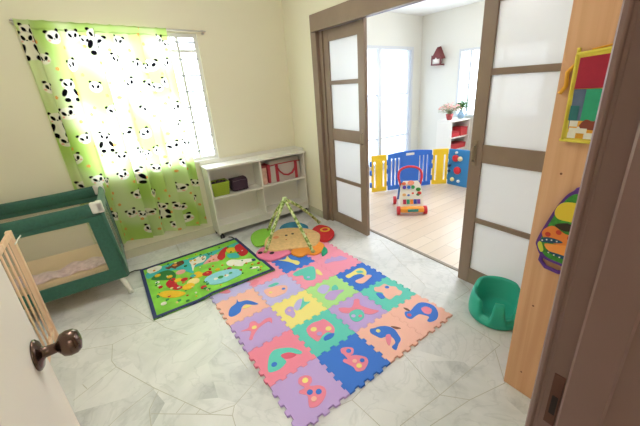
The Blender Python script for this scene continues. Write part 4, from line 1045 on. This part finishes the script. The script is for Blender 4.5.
plant('plant_vase', 'blue patterned vase of green leaves by the far window', 4.86, 3.05, .88, mat('vase_blue', '#7f9bb4', .3, noise=.35, nscale=40), [(.035, .881), (.055, .91), (.058, .94), (.04, .97), (.03, .99), (.04, 1.01)], mat('leaf_green', '#4c8a34', .7), None, .075, .17, 90, 8, 1.5)
# wall lamp
wl = thing('wall_lantern', 'dark red roofed wall lantern with white glass in the next room', 'wall lamp', (X2, 3.59, 1.7))
dr = mat('lantern_red', '#6d2a2c', .5)
MB().box(X2-.012, X2-.0005, 3.55, 3.63, 1.76, 1.95, bev=.004).build('back_plate', dr, wl)
b = MB(); b.add([(X2-.005, 3.49, 1.83), (X2-.005, 3.69, 1.83), (X2-.13, 3.69, 1.82), (X2-.13, 3.49, 1.82), (X2-.005, 3.59, 2.02), (X2-.11, 3.59, 2.0)], [(0,1,2,3), (0,4,1), (0,3,5,4), (1,4,5,2), (2,5,3)])
b.build('roof', dr, wl)
for s in (-1, 1): MB().box(X2-.13, X2-.11, 3.59+s*.085-.008, 3.59+s*.085+.008, 1.74, 1.88, bev=.002).build('frame_bar', dr, wl)
MB().box(X2-.14, X2-.01, 3.50, 3.68, 1.725, 1.745, bev=.003).build('base_plate', dr, wl)
MB().lathe([(.03, 1.735), (.058, 1.76), (.062, 1.81), (.045, 1.87)], X2-.075, 3.59, seg=18).build('glass_shade', mat('opal_glass', '#f4f2ee', .3), wl)

# ------------------------------------------------------------------ lights: daylight through the windows, added fill lamps out of view
wd = bpy.data.worlds.new('sky'); sc.world = wd; wd.use_nodes = True; nt = wd.node_tree
bg = nt.nodes['Background']
tc = nt.nodes.new('ShaderNodeTexCoord'); sp = nt.nodes.new('ShaderNodeSeparateXYZ'); rp = nt.nodes.new('ShaderNodeValToRGB')
nt.links.new(tc.outputs['Generated'], sp.inputs[0]); nt.links.new(sp.outputs['Z'], rp.inputs['Fac']); nt.links.new(rp.outputs['Color'], bg.inputs['Color'])
e = rp.color_ramp.elements; e[0].position = 0; e[0].color = (.74, .82, .92, 1); e[1].position = .6; e[1].color = (.80, .90, 1, 1)
bg.inputs['Strength'].default_value = WORLD
def portal(name, loc, rot, sx, sy):
    l = bpy.data.lights.new(name, 'AREA'); l.shape = 'RECTANGLE'; l.size = sx; l.size_y = sy; l.cycles.is_portal = True
    o = bpy.data.objects.new(name, l); C.objects.link(o); o.location = loc; o.rotation_euler = rot; return o
portal('window_daylight', ((wx0+wx1)/2, YW+.14, (wz0+wz1)/2), (PI/2, 0, PI), wx1-wx0, wz1-wz0)
portal('patio_daylight', ((nx0+nx1)/2, Y2+.11, (.08+nz1)/2), (PI/2, 0, PI), nx1-nx0, nz1-.08)
portal('side_daylight', (X2+.11, (vy0+vy1)/2, (vz0+vz1)/2), (PI/2, 0, PI/2), vy1-vy0, vz1-vz0)
def lamp(name, label, x, y, z, power, r=.17, colr=(1, .96, .92)):  # unseen fixture with a point light, added to brighten its room
    t = thing(name, label, 'fill light', (x, y, z-.06))
    MB().lathe([(r+.01, z-.02), (r+.01, z-.001)], x, y, seg=32).build('base', white, t)
    MB().lathe([(.001, z-.085), (r*.6, z-.078), (r*.9, z-.055), (r, z-.03), (r, z-.02)], x, y, seg=32).build('diffuser', mat('fill_diffuser', '#fff2e0', .5, emit=2), t)
    l = bpy.data.lights.new(name+'_bulb', 'POINT'); l.energy = power; l.shadow_soft_size = .12; l.color = colr
    o = bpy.data.objects.new(name+'_bulb', l); C.objects.link(o); o.location = (x, y, z-.22)
lamp('fill_light', 'round opal fill lamp added out of view above the middle of the play room', .3, 1.7, ZC, FILL1)
lamp('fill_light', 'round opal fill lamp added out of view in the hall behind the doorway', .2, -1.2, ZC, FILL2, colr=(1, .92, .88))
lamp('fill_light', 'round opal fill lamp added out of view in the next room', 3.4, 1.6, Z2, FILL3, colr=(1, .98, .96))

sc.view_settings.view_transform = 'Standard'; sc.view_settings.look = 'None'; sc.view_settings.gamma = 1; sc.view_settings.use_curve_mapping = False
sc.view_settings.exposure = EXPO
sc.cycles.max_bounces = 10; sc.cycles.diffuse_bounces = 6; sc.cycles.transparent_max_bounces = 16
sc.cycles.use_denoising = True; sc.cycles.caustics_reflective = False; sc.cycles.caustics_refractive = False
sc.cycles.sample_clamp_indirect = 8
